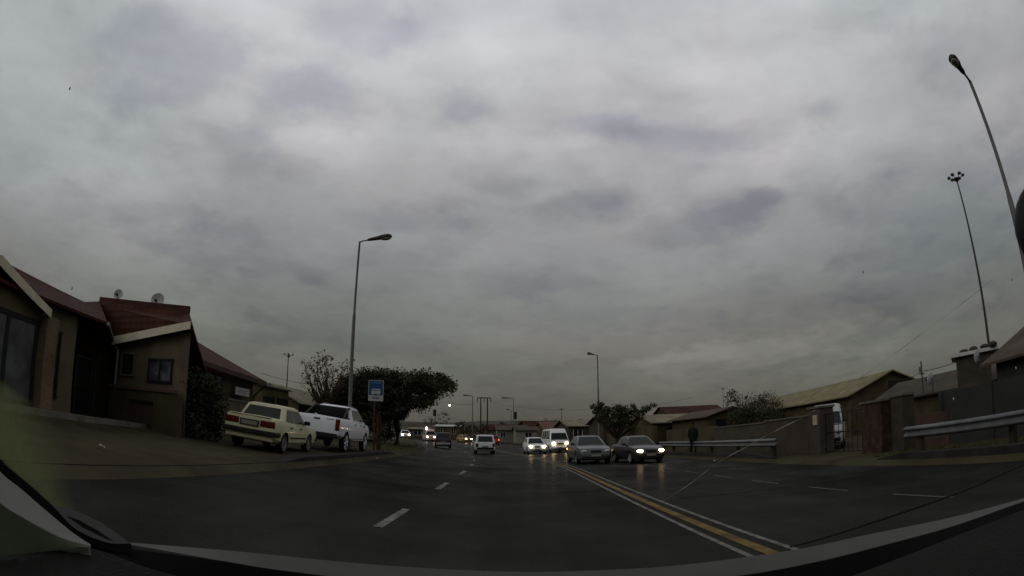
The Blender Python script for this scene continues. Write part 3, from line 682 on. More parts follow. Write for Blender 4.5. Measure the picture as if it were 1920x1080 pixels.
# traffic lights
for (px, py, d, hh, lab, arm) in ((815, 774, 112, 7.2, 'dark traffic light head on a mast at the right edge of the big tree', .1), (966.5, 779, 128, 6.6, 'dark traffic light head beside the far street lamp', 0)):
    p = at_h(px, py, d); g0 = G(p.x, p.y); t = thing('traffic_light', lab, 'traffic light', (p.x, p.y, g0), 0, 'traffic lights far ahead')
    hz_ = p.z - g0
    k = MB(); k.tube([(arm, .15, 0), (arm, .15, hz_ + .5)], .06, 8); k.build('pole', POLE, t, smooth=50)
    k = MB(); k.box((0, 0, hz_), (.6, .3, 1.25 if px < 900 else 1.6)); k.build('signal_head', BLACKM, t)
    for i in (-1, 0, 1): k = MB(); k.disc((0, -.16, hz_ + i * .36), .13, 'Y', .05, 12); k.build('signal_lens', mat('dark_lens', (.03, .03, .03), .3), t)

# ------------------------------------------------------------------ bus stop sign
SIGNB = mat('sign_blue', (.02, .06, .15), .45, var=.08); SIGNW = mat('sign_white', (.36, .37, .35), .5, var=.06)
p = at_h(700.5, 845, 27.4); t = thing('bus_stop_sign', 'blue and white bus stop sign with a white bus pictogram on a rusty post', 'bus stop sign', gp(p.x, p.y), R(12))
zt = at_h(704, 713, 27.4).z - t.location.z; zb_ = at_h(704, 752, 27.4).z - t.location.z; hh = zt - zb_
k = MB(); k.tube([(0, .05, 0), (.0, .05, zt - .1)], .045, 10); k.build('post', mat('rusty_post', (.06, .032, .02), .8, var=.3), t, smooth=50)
k = MB(); k.box((.05, 0, (zt + zb_) / 2), (.72, .035, hh)); k.build('sign_board', SIGNW, t)
k = MB(); k.box((.05, -.02, zt - hh * .375), (.66, .012, hh * .69)); k.build('blue_panel', SIGNB, t)
k = MB(); k.box((.05, -.03, zt - .13), (.5, .012, .025)); k.build('lettering', mat('pale_blue', (.12, .24, .42), .5), t)
bz = zt - hh * .53; k = MB()
k.box((.05, -.032, bz + .09), (.42, .01, .05)); k.box((.05, -.032, bz - .05), (.44, .01, .14))
for x in (-.15, -.05, .05, .15, .25): k.box((x, -.032, bz + .04), (.025, .01, .07))
for x in (-.08, .18): k.disc((x, -.032, bz - .13), .05, 'Y', .012, 12)
k.build('bus_pictogram', SIGNW, t)
k = MB(); k.box((.05, -.022, zb_ + .13), (.4, .012, .02)); k.box((.05, -.022, zb_ + .19), (.3, .012, .02)); k.build('small_print', GREYWALL, t)
# wooden stump post behind the sign
p = at_h(709, 845, 29); t = thing('timber_post', 'short rough brown timber post standing behind the bus stop sign', 'post', gp(p.x, p.y))
k = MB(); k.tube([(0, 0, -.1), (.02, 0, .9), (0, .02, 1.7), (.03, 0, 1.95)], [.13, .11, .12, .07], 10); k.build('post', mat('rough_timber', (.04, .022, .013), .95, var=.4, scale=6, bump=.6), t, smooth=40)
for i_, (px, d) in enumerate(((714, 28.0), (726, 30.5))):
    pass

# ------------------------------------------------------------------ guardrails
def guardrail(pts, label, post_at, flare=True):
    t = thing('guardrail', label, 'guardrail', gp(*pts[0]), 0, 'guardrails on the right verge'); o = t.location
    prof = [(.0, .31), (.02, .305), (.075, .26), (.08, .235), (.01, .175), (.005, .155), (.01, .135), (.08, .075), (.075, .05), (.02, .005), (.0, 0)]
    k = MB(); rings = []
    for i, (x, y) in enumerate(pts):
        a = Vector(pts[max(i - 1, 0)]); c = Vector(pts[min(i + 1, len(pts) - 1)]); d_ = (c - a).normalized(); nrm = Vector((-d_.y, d_.x))
        if nrm.x > 0: nrm = -nrm
        z = G(x, y) + .44
        fr = [(x + nrm.x * q, y + nrm.y * q, z + h) for q, h in prof]; bk = [(x + nrm.x * (q - .012), y + nrm.y * (q - .012), z + h) for q, h in prof]
        rings.append([(a_ - o.x, b_ - o.y, c_ - o.z) for a_, b_, c_ in fr + bk[::-1]])
    k.loft(rings); k.build('beam', GALV, t, smooth=30)
    for (x, y) in post_at:
        k = MB(); z = G(x, y); k.box((x + .09 - o.x, y - o.y, z + .32 - o.z), (.15, .17, .86)); k.box((x + .03 - o.x, y - o.y, z + .6 - o.z), (.08, .12, .28)); k.build('post', WOOD, t)
    return t
guardrail([(9.55, 19.2), (9.55, 22), (9.55, 25), (9.6, 28), (9.65, 31), (9.7, 34), (9.7, 37)], 'galvanised guardrail in front of the brown block wall, beyond the driveway gap', [(9.62, 19.8), (9.62, 23.4), (9.65, 27), (9.7, 30.6), (9.75, 34.2)])
guardrail([(10.05, 12.1), (10.15, 11), (10.3, 9.5), (10.45, 8), (10.7, 6), (10.9, 3), (11, 0)], 'near galvanised guardrail on dark posts at the right edge, in front of the grey wall', [(10.1, 11.6), (10.62, 8.6), (10.9, 5.2), (11.05, 1.5)])

# ------------------------------------------------------------------ vegetation
LEAF1 = mat('dark_green_leaves', (.035, .042, .018), .8, var=.5, scale=1.2, spec=.15)
LEAF2 = mat('olive_leaves', (.055, .06, .028), .8, var=.5, scale=1.2, spec=.15)
LEAF3 = mat('brown_leaves', (.08, .05, .03), .85, var=.5, scale=1.5, spec=.1)
LEAF4 = mat('pinkish_twigs', (.085, .062, .05), .85, var=.4, scale=1.5, spec=.1)
BARK = mat('dark_bark', (.045, .035, .025), .95, var=.35, scale=4, bump=.5)
def leaf_quads(k, c, n, rad, size, seed, flat=.7, mi=0):
    r = random.Random(seed)
    for _ in range(n):
        v = Vector((r.gauss(0, 1), r.gauss(0, 1), r.gauss(0, 1) * flat)); v = v.normalized() * (r.random() ** .45)
        q = Vector(c) + Vector((v.x * rad, v.y * rad, v.z * rad)); s_ = size * r.uniform(.5, 1.4)
        a = Vector((r.uniform(-1, 1), r.uniform(-1, 1), r.uniform(-.8, .8))).normalized(); b_ = a.cross(Vector((r.uniform(-1, 1), r.uniform(-1, 1), r.uniform(-1, 1)))).normalized()
        k.add([q - a * s_, q + b_ * s_ * .45, q + a * s_, q - b_ * s_ * .45], [(0, 1, 2, 3)], mi)
def inpoly(x, y, poly):
    c = False; n = len(poly); j = n - 1
    for i in range(n):
        if (poly[i][1] > y) != (poly[j][1] > y) and x < (poly[j][0] - poly[i][0]) * (y - poly[i][1]) / (poly[j][1] - poly[i][1]) + poly[i][0]: c = not c
        j = i
    return c
def tree(name, label, base, poly, dist, depth, nclump, per, rad, size, leafm, trunk_r, seed, limbs=7, holes=(), group=None, flat=.7, twig=.03, trunk_h=.35):
    """crown: leaf clumps spread through a volume whose outline, at its real distance, is poly"""
    r = random.Random(seed); t = thing(name, label, 'tree' if 'tree' in name else 'shrub', base, 0, group); o = Vector(base)
    xs = [q[0] for q in poly]; ys = [q[1] for q in poly]; cl = []
    while len(cl) < nclump:
        x, y = r.uniform(min(xs), max(xs)), r.uniform(min(ys), max(ys))
        if not inpoly(x, y, poly) or any(math.hypot(x - hx, y - hy) < hr for hx, hy, hr in holes): continue
        cl.append(at_h(x, y, dist + r.uniform(-1, 1) * depth) - o)
    k = MB()
    for i, c in enumerate(cl): leaf_quads(k, c, int(per * r.uniform(.5, 1.5)), rad * r.uniform(.5, 1.3), size, seed * 1000 + i, flat)
    cr = k.build('crown', leafm, t, recalc=False)
    cz = sum(c.z for c in cl) / len(cl); cxm = sum(c.x for c in cl) / len(cl)
    k = MB(); top = Vector((cxm * .15, 0, cz * trunk_h))
    k.tube([(0, 0, -.2), (trunk_r * .3, 0, cz * trunk_h * .5), top], [trunk_r * 1.35, trunk_r, trunk_r * .8], 9)
    for c in r.sample(cl, min(limbs, len(cl))):
        m1 = lerp(top, c, .5) + Vector((r.uniform(-.3, .3), r.uniform(-.3, .3), -.1 * c.z * r.random()))
        k.tube([top - Vector((0, 0, .1)), m1, c], [trunk_r * .6, trunk_r * .33, twig * .6], 6)
    k.build('trunk', BARK, t, smooth=60); return t
p = at_h(744, 824, 44); pb = gp(p.x, p.y)
tree('umbrella_tree', 'big dark spreading tree overhanging the left kerb behind the bus stop sign', pb,
     [(600, 770), (612, 748), (636, 722), (664, 703), (690, 694), (715, 697), (740, 695), (765, 704), (790, 702), (806, 700), (822, 704), (836, 709), (848, 718), (852, 728), (844, 735), (828, 741), (812, 750), (800, 762), (786, 768), (772, 764), (764, 780), (748, 786), (728, 784), (700, 792), (660, 790), (620, 784)],
     43, 2.6, 640, 80, .5, .1, LEAF1, .26, 11, limbs=30, trunk_h=.62)
p = at_h(640, 800, 47); tree('dense_tree', 'dense dark bush under the big spreading tree behind the parked bakkie', gp(p.x, p.y),
     [(596, 774), (620, 756), (700, 750), (740, 775), (748, 800), (732, 826), (640, 832), (604, 800)], 49, 2, 150, 80, .6, .11, LEAF1, .2, 12, limbs=6, trunk_h=.4)
p = at_h(612, 790, 40); tree('bare_tree', 'sparse tree with scattered brown leaves standing left of the street lamp', gp(p.x, p.y),
     [(566, 690), (568, 679), (590, 682), (604, 668), (622, 668), (632, 684), (650, 674), (672, 684), (660, 705), (640, 725), (625, 745), (604, 762), (590, 748), (578, 735), (570, 712)],
     40, 1.8, 130, 9, .5, .105, LEAF3, .14, 13, limbs=55, twig=.02, trunk_h=.45)
p = at_h(1156, 840, 49); tree('umbrella_tree', 'dark flat-topped tree on the right verge behind the grey-green and maroon saloons', gp(p.x, p.y),
     [(1106, 759), (1120, 757), (1130, 755), (1136, 764), (1150, 761), (1172, 762), (1182, 771), (1186, 757), (1193, 766), (1214, 761), (1233, 759), (1220, 768), (1204, 773), (1208, 782), (1194, 791), (1178, 795), (1160, 799), (1142, 797), (1124, 791), (1112, 778)],
     49, 1.6, 230, 42, .3, .08, LEAF1, .17, 14, limbs=18, holes=((1168, 799, 5), (1185, 785, 4)))
p = at_h(1425, 800, 44); tree('bare_tree', 'bare twiggy tree behind the brown wall, left of the large tan roof', gp(p.x, p.y),
     [(1362, 740), (1370, 735), (1382, 746), (1400, 742), (1420, 748), (1430, 735), (1445, 735), (1462, 752), (1462, 785), (1420, 792), (1378, 780), (1362, 762)],
     44, 1.8, 95, 26, .55, .09, LEAF4, .12, 15, limbs=45, twig=.02)
p = at_h(1420, 800, 41); tree('garden_bush', 'low olive bush over the brown wall in front of the bare tree', gp(p.x, p.y),
     [(1370, 775), (1395, 764), (1430, 766), (1462, 760), (1466, 790), (1400, 798), (1368, 790)], 41, 1.2, 60, 60, .5, .08, LEAF1, .08, 16, limbs=8)
p = at_h(372, 815, 17.5); tree('garden_bush', 'tall dark overgrown bush between the left house and the cream saloon', gp(p.x, p.y),
     [(330, 770), (340, 730), (365, 706), (392, 714), (404, 736), (412, 765), (408, 800), (395, 816), (345, 812)], 17.6, .6, 190, 85, .38, .06, LEAF1, .07, 17, limbs=14, trunk_h=.3)
FT = 'far trees along the skyline'
for i, (px, py, w_, h_, d, lab) in enumerate(((832, 787, 26, 26, 260, 'hazy far tree with a pointed top right of the big tree'), (806, 790, 28, 20, 240, 'hazy far tree half hidden by the edge of the big tree'), (870, 800, 46, 14, 130, 'dark low tree above the ochre car'),
        (905, 803, 30, 16, 140, 'dark low tree behind the white estate car'), (1024, 787, 9, 12, 330, 'small far tree standing up on the skyline above the white hatchback'), (1088, 792, 16, 12, 210, 'round far tree left of the right-hand street lamp'),
        (975, 800, 40, 18, 170, 'low dark far bushy tree right of the far lamp posts'), (580, 752, 40, 14, 90, 'dark low tree at the end of the far left roof'), (1040, 793, 30, 8, 260, 'low far tree above the minibus roof'), (1240, 775, 8, 10, 160, 'tiny far tree over the gabled house roof'),
        (722, 812, 40, 26, 75, 'dark bushy tree at the foot of the big tree'), (940, 797, 22, 10, 300, 'small far tree right of the wooden power poles'))):
    pb = at_h(px, py + h_ / 2, d); gx = gp(pb.x, pb.y)
    poly = [(px + w_ / 2 * math.cos(a) * rnd.uniform(.75, 1.1), py + h_ / 2 * math.sin(a) * rnd.uniform(.75, 1.1)) for a in [2 * PI * j / 11 for j in range(11)]]
    m_per_px = d / 1075; tree('far_tree', lab, gx, poly, d, w_ * m_per_px * .3, 22, 26, w_ * m_per_px * .16, w_ * m_per_px * .035, LEAF1 if d < 200 else LEAF2, .1 + w_ * m_per_px * .02, 40 + i, limbs=6, group=FT, twig=.05)

# ------------------------------------------------------------------ houses
def fx(px, py, X):
    v = ray(px, py); return v * (X / v.x) + Vector((0, 0, CAM_H))
def panel(k, p0, p1, z0, z1, off=.03, th=.06, mi=0):
    """upright panel between two plan points, standing off its wall towards the camera"""
    a, b_ = Vector((p0[0], p0[1], 0)), Vector((p1[0], p1[1], 0)); d_ = (b_ - a).normalized(); n = Vector((-d_.y, d_.x, 0))
    if n.dot(a) > 0: n = -n
    pts = [a + n * off + Vector((0, 0, z0)), b_ + n * off + Vector((0, 0, z0)), b_ + n * off + Vector((0, 0, z1)), a + n * off + Vector((0, 0, z1))]
    return k.slab(pts, -n * th)
def framed_window(root, p0, p1, z0, z1, m=GLASS, fm=TRIM, name='window', off=.02, bars=1, bw=.06):
    a, b_ = Vector((p0[0], p0[1], 0)), Vector((p1[0], p1[1], 0)); d_ = (b_ - a).normalized()
    k = MB(); panel(k, a, b_, z0, z1, off, .05); wdw = k.build(name, m, root)
    k = MB()
    panel(k, a - d_ * bw, b_ + d_ * bw, z1, z1 + bw, off + .03, .08); panel(k, a - d_ * bw, b_ + d_ * bw, z0 - bw, z0, off + .03, .08)
    L_ = (b_ - a).length
    for i in range(bars + 2):
        c = a + d_ * (L_ * i / (bars + 1)); panel(k, c - d_ * bw / 2, c + d_ * bw / 2, z0, z1, off + .028, .07)
    k.build('frame', fm, wdw); return wdw
# --- the near house on the left
X0 = -11.4
gz0 = G(X0, 9)
h = thing('house', 'brown plastered house with red tiled roof and two satellite dishes at the left edge', 'house', (0, 0, 0))
yE = fx(137, 690, X0).y
k = MB(); k.prism([(X0, 3), (X0, yE), (-18, yE), (-18, 3)], .6, 3.7)
a, c = fx(0, 492, X0), fx(81, 578, X0); sl = (a.z - c.z) / (c.y - a.y)
yA = 7.9; zA = c.z + sl * (c.y - yA)
k.slab([(X0 + .002, c.y - .1, 3.69), (X0 + .002, yA, zA - .15), (X0 + .002, 2 * yA - c.y, 3.69)], (-.3, 0, 0))
wall = k.build('wall', PLASTER, h)
k = MB()
for s_ in (1, -1):
    e0 = Vector((X0 + .35, yA, zA + .02)); e1 = Vector((X0 + .35, yA + s_ * (c.y - yA) * 1.02, c.z - .02)); k.slab([e0, e1, e1 + Vector((0, 0, -.2)), e0 + Vector((0, 0, -.24))], (-.05, 0, 0))
k.build('barge_board', BEIGE, h)
k = MB()
for s_ in (1, -1):
    k.slab([(X0 + .33, yA, zA), (X0 + .33, yA + s_ * (c.y - yA) * 1.03, c.z - .02), (-13.4, yA + s_ * (c.y - yA) * 1.03, c.z - .02), (-14.2, yA, zA)], (0, 0, -.08))
k.slab([(X0 + .3, 3, 3.68), (X0 + .3, 12.4, 3.68), (-13.2, 13.4, 4.47), (-13.2, 3, 4.8)], (0, 0, -.08))
k.slab([(-13.2, 3, 4.795), (-13.2, 13.4, 4.465), (-18.3, 13.4, 3.2), (-18.3, 3, 3.2)], (0, 0, -.08))
P1 = at_h(216.5, 785, 19.2); P2 = at_h(346, 815, 16.6); P1.z = P2.z = 0
A = at_h(213, 632, 19.2); B = at_h(359, 603, 16.3); Cc = at_h(355, 586, 17.8); D = at_h(186, 565, 20.4); E_ = Vector((X0 + .3, 12.4, 3.68))
k.slab([A, B, Cc, D], (0, 0, -.1)); k.slab([E_, A, D], (0, 0, -.1)); k.slab([E_, D, Vector((-13.2, 13.4, 4.47))], (0, 0, -.1))
k.slab([D, Cc, Cc + Vector((-1.5, 4, -1.4)), D + Vector((-1.5, 4, -1.8))], (0, 0, -.1))
k.build('roof', TILE_RED, h)
k = MB(); k.slab([D + Vector((0, 0, -.02)), Cc + Vector((0, 0, -.02)), Cc + Vector((0, 0, .2)), D + Vector((0, 0, .16))], Vector((-.1, .2, 0)))
kk = MB(); k.build('parapet', TILE_DARK, h)
k = MB(); d_ = (B - A).normalized(); n_ = Vector((d_.y, -d_.x, 0)).normalized()
k.slab([A + n_ * .06, B + n_ * .06, B + n_ * .06 + Vector((0, 0, -.22)), A + n_ * .06 + Vector((0, 0, -.26))], -n_ * .05); k.build('barge_board', BEIGE, h)
k = MB(); k.tube([E_ + Vector((.05, 0, -.05)), A + Vector((0, -.05, -.06))], .06, 8); k.tube([A + Vector((0, -.05, -.08)), P1 + n_ * .1 + Vector((0, 0, 3.2)), P1 + n_ * .1 + Vector((0, 0, 1.0))], .045, 8); k.build('gutter', mat('grey_gutter', (.2, .2, .19), .6), h)
# right wing
k = MB(); back = Vector((-2.5, 3.6, 0))
k.prism([(P1.x, P1.y), (P2.x, P2.y), (P2.x + back.x, P2.y + back.y), (P1.x + back.x, P1.y + back.y)], .5, lambda x, y: 3.52 if (Vector((x, y, 0)) - P1).length < 1 else 3.75 if (Vector((x, y, 0)) - P2).length < 1 else 3.9)
k.build('wall', PLASTER, h)
def on(t): return P1 + (P2 - P1) * t
def wt(px):                              # where a line of sight meets the right wing's front
    v = ray(px, 700); dd = P2 - P1; den = v.x * dd.y - v.y * dd.x; t = (P1.x * dd.y - P1.y * dd.x) / den; return Vector((v.x * t, v.y * t, 0))
def zat(px, py):
    w_ = wt(px); v = ray(px, py); return CAM_H + v.z * math.hypot(w_.x, w_.y) / math.hypot(v.x, v.y)
framed_window(h, wt(228), wt(251), zat(240, 702), zat(240, 664), GLASS, PLASTER, bars=0)
POST = mat('window_posters', (.075, .076, .08), .6, var=.9, scale=2.6, grime=(.022, .022, .026), gscale=2.4, gamt=.95)
framed_window(h, wt(279), wt(322), zat(300, 714), zat(300, 676), POST, TRIM, bars=1)
# boundary wall in front of the right wing
bw = thing('boundary_wall', 'low brown plastered wall with a red brick panel below the poster window', 'wall', (0, 0, 0))
q1, q2 = P1 + n_ * .35, P2 + n_ * .35
k = MB(); k.prism([(q1.x, q1.y), (q2.x, q2.y), (q2.x - n_.x * .22, q2.y - n_.y * .22), (q1.x - n_.x * .22, q1.y - n_.y * .22)], .4, lambda x, y: 2.12 if x < -10.5 else 1.98); k.build('wall', PLASTER2, bw)
k = MB(); panel(k, q1, q2, 2.0, 2.08, .05, .1); k.build('coping', mat('brown_coping', (.1, .06, .045), .8), bw)
b0, b1 = wt(262), wt(306); k = MB(); panel(k, b0 + n_ * .35, b1 + n_ * .35, .98, 1.62, .03, .06); k.build('brick_panel', BRICK_RED, bw)
k = MB(); panel(k, b0 + n_ * .35, b1 + n_ * .35, 1.63, 1.7, .06, .08); k.build('ledge', TRIM, bw)
# left wing openings
def zf(px, py): return fx(px, py, X0).z
def yf_(px): return (X0, fx(px, 690, X0).y)
GD = mat('grey_curtain_glass', (.07, .075, .072), .25, var=.5, scale=1.5)
framed_window(h, (X0, 6.6), yf_(60), gz0 + .15, zf(30, 596), GD, TRIM, 'sliding_door', bars=2, bw=.12)
framed_window(h, yf_(90), yf_(107), zf(100, 742), zf(100, 622), GLASS, TRIM, 'side_light', bars=0)
k = MB(); p0, p1 = yf_(66), yf_(88); k.box((X0 + .15, (p0[1] + p1[1]) / 2, 2.0), (.34, p1[1] - p0[1], 2.56)); k.build('pillar', BRICK_TAN, h)
k = MB(); k.box((X0 + .5, 10., .93), (1.0, 8, .2)); k.build('step', mat('concrete_step', (.14, .13, .11), .9, var=.3), h)
# dark back of the carport
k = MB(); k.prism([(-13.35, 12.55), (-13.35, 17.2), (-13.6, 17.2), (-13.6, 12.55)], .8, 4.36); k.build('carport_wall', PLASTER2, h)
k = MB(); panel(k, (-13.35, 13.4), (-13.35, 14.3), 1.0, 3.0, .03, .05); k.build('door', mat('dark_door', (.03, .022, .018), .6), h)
# yard gate
g0_, g1_ = Vector((X0, yE + .1, 0)), P1 + n_ * .2 + Vector((-.1, 0, 0))
gt = thing('yard_gate', 'black barred driveway gate between the two wings of the red roofed house', 'gate', (0, 0, 0))
for s0, s1, zt in ((0.02, .5, 2.6), (.52, .98, 2.35)):
    a, c = lerp(g0_, g1_, s0), lerp(g0_, g1_, s1); k = MB(); zb2 = G(a.x, a.y) + .05
    for z in (zb2, zt, (zb2 + zt) / 2): k.tube([a + Vector((0, 0, z)), c + Vector((0, 0, z))], .03, 6)
    for q in (a, c): k.tube([q + Vector((0, 0, zb2)), q + Vector((0, 0, zt))], .035, 6)
    for i in range(1, 9): q = lerp(a, c, i / 9); k.tube([q + Vector((0, 0, zb2)), q + Vector((0, 0, zt))], .013, 5)
    k.build('gate_leaf', BLACKM, gt)
# satellite dishes
DISH = mat('dish_grey', (.33, .33, .31), .55, var=.15)
def dish(px, py, d, r, label, az, el=25, roofz=None, m=DISH):
    p = at_h(px, py, d); t = thing('satellite_dish', label, 'satellite dish', p, R(az), 'satellite dishes on the roofs')
    k = MB(); rings = []
    M = Matrix.Rotation(R(el), 3, 'X')
    for side, o_ in ((0, 0), (1, .012)):
        for f in ((.02, .35, .7, 1) if side == 0 else (1, .7, .35, .02)):
            rings.append([M @ Vector((r * f * math.cos(a), r * .22 * f * f - .1 * r + (-o_ if side == 0 else o_), r * f * math.sin(a))) for a in [2 * PI * i / 20 for i in range(20)]])
    k.loft([[(v.x, -v.y, v.z) for v in rg] for rg in rings]); k.build('reflector', m, t, smooth=60)
    k = MB(); k.tube([(0, .1 * r, 0), (0, .35 * r, -.2 * r), (0, .3 * r, -(roofz or 1.0))], .03, 6); k.build('bracket', POLED, t)
    k = MB(); k.tube([M @ Vector((0, 0, -r * .9)), M @ Vector((0, -r * .9, -r * .1))], .014, 5); k.box(M @ Vector((0, -r * .9, 0)), (.07, .14, .07)); k.build('feed_arm', TRIM, t)
    return t
dish(222, 552, 21.5, .19, 'smaller grey satellite dish, left of two on the red roof', 20, 15, .5)
dish(296, 563, 19.5, .25, 'larger grey satellite dish on the red roof near its right end', 18, 15, .45)
# --- second red roofed house behind it
h = thing('house', 'second house with a plain red sloping roof behind the dark bush', 'house', (0, 0, 0))
B2 = at_h(350, 664, 22); E2 = at_h(500, 716, 28); R2_ = at_h(351, 629, 31); R1_ = at_h(300, 612, 24.5)
k = MB(); k.slab([B2 + (B2 - E2) * .3, E2, R2_, R2_ + (B2 - E2) * .45], (0, 0, -.12)); k.slab([R2_, E2, E2 + Vector((-9, 1.5, 0)), R2_ + Vector((-3, .5, 0))], (0, 0, -.12)); k.build('roof', TILE_RED, h)
w0 = E2 + Vector((-.55, -.4, 0)); w1 = B2 + (B2 - E2) * .2 + Vector((-.5, 0, 0))
k = MB(); k.prism([(w0.x, w0.y), (w1.x, w1.y), (w1.x - 6, w1.y), (w0.x - 6, w0.y)], .5, min(E2.z, B2.z) - .12); k.build('wall', PLASTER2, h)
k = MB(); k.slab([B2 + Vector((.03, 0, -.02)), E2 + Vector((.03, 0, -.02)), E2 + Vector((.03, 0, -.2)), B2 + Vector((.03, 0, -.2))], (-.04, 0, 0)); k.build('fascia', mat('brown_fascia', (.06, .04, .03), .7), h)
k = MB(); k.tube([E2 + Vector((0, 0, -.15)), w0 + Vector((.1, -.05, -.75)), w0 + Vector((.08, -.06, -2.6))], .05, 8); k.build('downpipe', TRIM, h)
def on2(px):
    v = ray(px, 730); dd = w0 - w1; den = v.x * dd.y - v.y * dd.x; t = (w1.x * dd.y - w1.y * dd.x) / den; return Vector((v.x * t, v.y * t, 0))
def z2(px, py): w_ = on2(px); v = ray(px, py); return CAM_H + v.z * math.hypot(w_.x, w_.y) / math.hypot(v.x, v.y)
framed_window(h, on2(375), on2(415), z2(395, 745), z2(395, 702), GLASS, TRIM, bars=2)
sg = thing('sign_board', 'pale blank name board fixed to the dark wall of the second red roofed house', 'sign', (0, 0, 0))
k = MB(); panel(k, on2(430), on2(456), z2(443, 741), z2(443, 727), .35, .05); k.build('board', mat('grey_white_board', (.33, .31, .3), .6, var=.15), sg)
k = MB()
for f in (.35, .65): panel(k, on2(434), on2(452), z2(443, 741) + (z2(443, 727) - z2(443, 741)) * f - .02, z2(443, 741) + (z2(443, 727) - z2(443, 741)) * f + .02, .362, .02)
k.build('lettering', mat('faint_letters', (.2, .19, .19), .7), sg)
# low front wall beside the bush
fw = thing('boundary_wall', 'dark low yard wall behind the cream saloon, with a pale coping', 'wall', (0, 0, 0))
a, c = at_h(376, 800, 20.5), at_h(560, 800, 29.5); k = MB(); k.prism([(a.x, a.y), (c.x, c.y), (c.x - .25, c.y), (a.x - .25, a.y)], .4, 2.25); k.build('wall', mat('dark_wall', (.09, .075, .055), .9, var=.3), fw)
k = MB(); k.prism([(a.x + .05, a.y), (c.x + .05, c.y), (c.x - .3, c.y), (a.x - .3, a.y)], 2.252, 2.32); k.build('coping', mat('coping_grey', (.11, .1, .082), .85), fw)
# generic house: gable roof with the ridge along local x
def house(label, px, py, d, w_, dep, hgt, rise, rz, wm, rm, name='house', over=.35, wins=((-.28, .5), (.25, .5)), door=None, group=None, wmat=GLASS, zb=None, chimney=None, base=None, hip=0.):
    if base is None: p = at_h(px, py, d); base = gp(p.x, p.y)
    t = thing(name, label, 'house', base, rz, group)
    k = MB(); k.box((0, 0, hgt / 2 - .3), (w_, dep, hgt + .6))
    for sx_ in (-1, 1):
        if hip == 0: k.slab([(sx_ * (w_ / 2 - .001), -dep / 2, hgt - .02), (sx_ * (w_ / 2 - .001), dep / 2, hgt - .02), (sx_ * (w_ / 2 - .001), 0, hgt + rise - .05)], (-sx_ * .2, 0, 0))
    k.build('wall', wm, t)
    e = over; sl = rise / (dep / 2); k = MB()
    for s_ in (-1, 1):
        k.slab([(-w_ / 2 - e, s_ * (dep / 2 + e), hgt - sl * e + .04), (w_ / 2 + e, s_ * (dep / 2 + e), hgt - sl * e + .04), (w_ / 2 + e - hip, 0, hgt + rise + .04), (-w_ / 2 - e + hip, 0, hgt + rise + .04)], (0, 0, -.08))
        if hip: k.slab([(s_ * (w_ / 2 + e), -(dep / 2 + e), hgt - sl * e + .04), (s_ * (w_ / 2 + e), dep / 2 + e, hgt - sl * e + .04), (s_ * (w_ / 2 + e - hip), 0, hgt + rise + .04)], (0, 0, -.08))
    rf = k.build('roof', rm, t)
    if chimney: k = MB(); k.box((chimney * w_, .3, hgt + rise * .9 + .4), (.6, .5, 1.1)); k.build('chimney', BRICK_RED, rf)
    for fxx, fw_ in wins:
        for s_ in (-1,):
            k = MB(); k.box((fxx * w_, s_ * (dep / 2 + .0), hgt * .6), (fw_ * 2.4, .06, hgt * .36)); wd = k.build('window', wmat, t)
            k = MB()
            for q in (-1, 0, 1): k.box((fxx * w_ + q * fw_ * 1.2, s_ * (dep / 2 + .03), hgt * .6), (.07, .05, hgt * .36))
            k.box((fxx * w_, s_ * (dep / 2 + .033), hgt * .6 - hgt * .19), (fw_ * 2.5, .08, .07)); k.build('frame', DIRTYW if d > 60 else TRIM, wd)
    if door is not None: k = MB(); k.box((door * w_, -(dep / 2 + .0), 1.0), (.9, .06, 2.0)); k.build('door', mat('dark_door', (.03, .022, .018), .6), t)
    return t
# left, beyond the second house
house('low brown house between the second red roof and the pale gabled roof', 494, 770, 37, 3, 1.9, 2.75, .2, R(80), PLASTER2, ROOF_GREY, over=.15)
house('pale tan gabled roof peeping over the cream saloon and the bakkie', 546, 775, 47, 7, 5, 2.3, 1.25, R(84), PLASTER2, ROOF_TAN)
# right side
t = house('large low house with a long tan and green sheet roof behind the yard gate', 0, 0, 40, 20, 6.6, 2.4, 1.15, R(90), PLASTER2, ROOF_GREEN, base=gp(22.6, 38.5), wins=((-.35, .6), (0, .6)))
k = MB(); k.box((-10.03, -.6, 2.45), (.06, 1.5, .95)); k.build('gable_window', GLASS, t)
k = MB(); k.box((-10.05, -.6, 1.95), (.1, 1.7, .06)); k.build('sill', TRIM, t)
house('small gabled house with a dark window behind the tan wall and the walking person', 1334, 812, 49, 7, 4.2, 2.35, .6, R(98), PLASTER2, ROOF_BROWN, wins=())
p = at_h(1311, 797.5, 45.4); hh_ = bpy.context.scene.objects[[o.name for o in COL.objects if o.get('label', '').startswith('small gabled house')][0]]
k = MB(); k.box((-3.52, .95, 1.75), (.06, .95, .62)); wd = k.build('window', GLASS, hh_); k = MB(); k.box((-3.55, .95, 1.42), (.08, 1.1, .06)); k.build('sill', TRIM, wd)
house('low house with a pale tan roof left of the small gabled house', 1260, 812, 56, 6.5, 5, 2.3, .75, R(12), PLASTER2, ROOF_TAN, wins=((-.2, .4),))
house('far house with a reddish roof showing above the small gabled house', 1292, 800, 85, 9, 5, 3.6, 1.0, R(8), PLASTER2, TILE_RED, wins=())
house('shack with a low brown sheet roof and tan walls left of the grey panel wall', 0, 0, 28, 8.5, 4, 1.75, .8, R(96), PLASTER2, ROOF_GREY, base=gp(21.0, 20.6), wins=((-.1, .25),), name='house')
house('house with a brown tiled roof at the right edge behind the grey panel wall', 0, 0, 17, 10.5, 5.4, 2.2, 1.0, R(91), GREYWALL, ROOF_BROWN, base=gp(17.6, 7.3), wins=((0, .6),), over=.4)
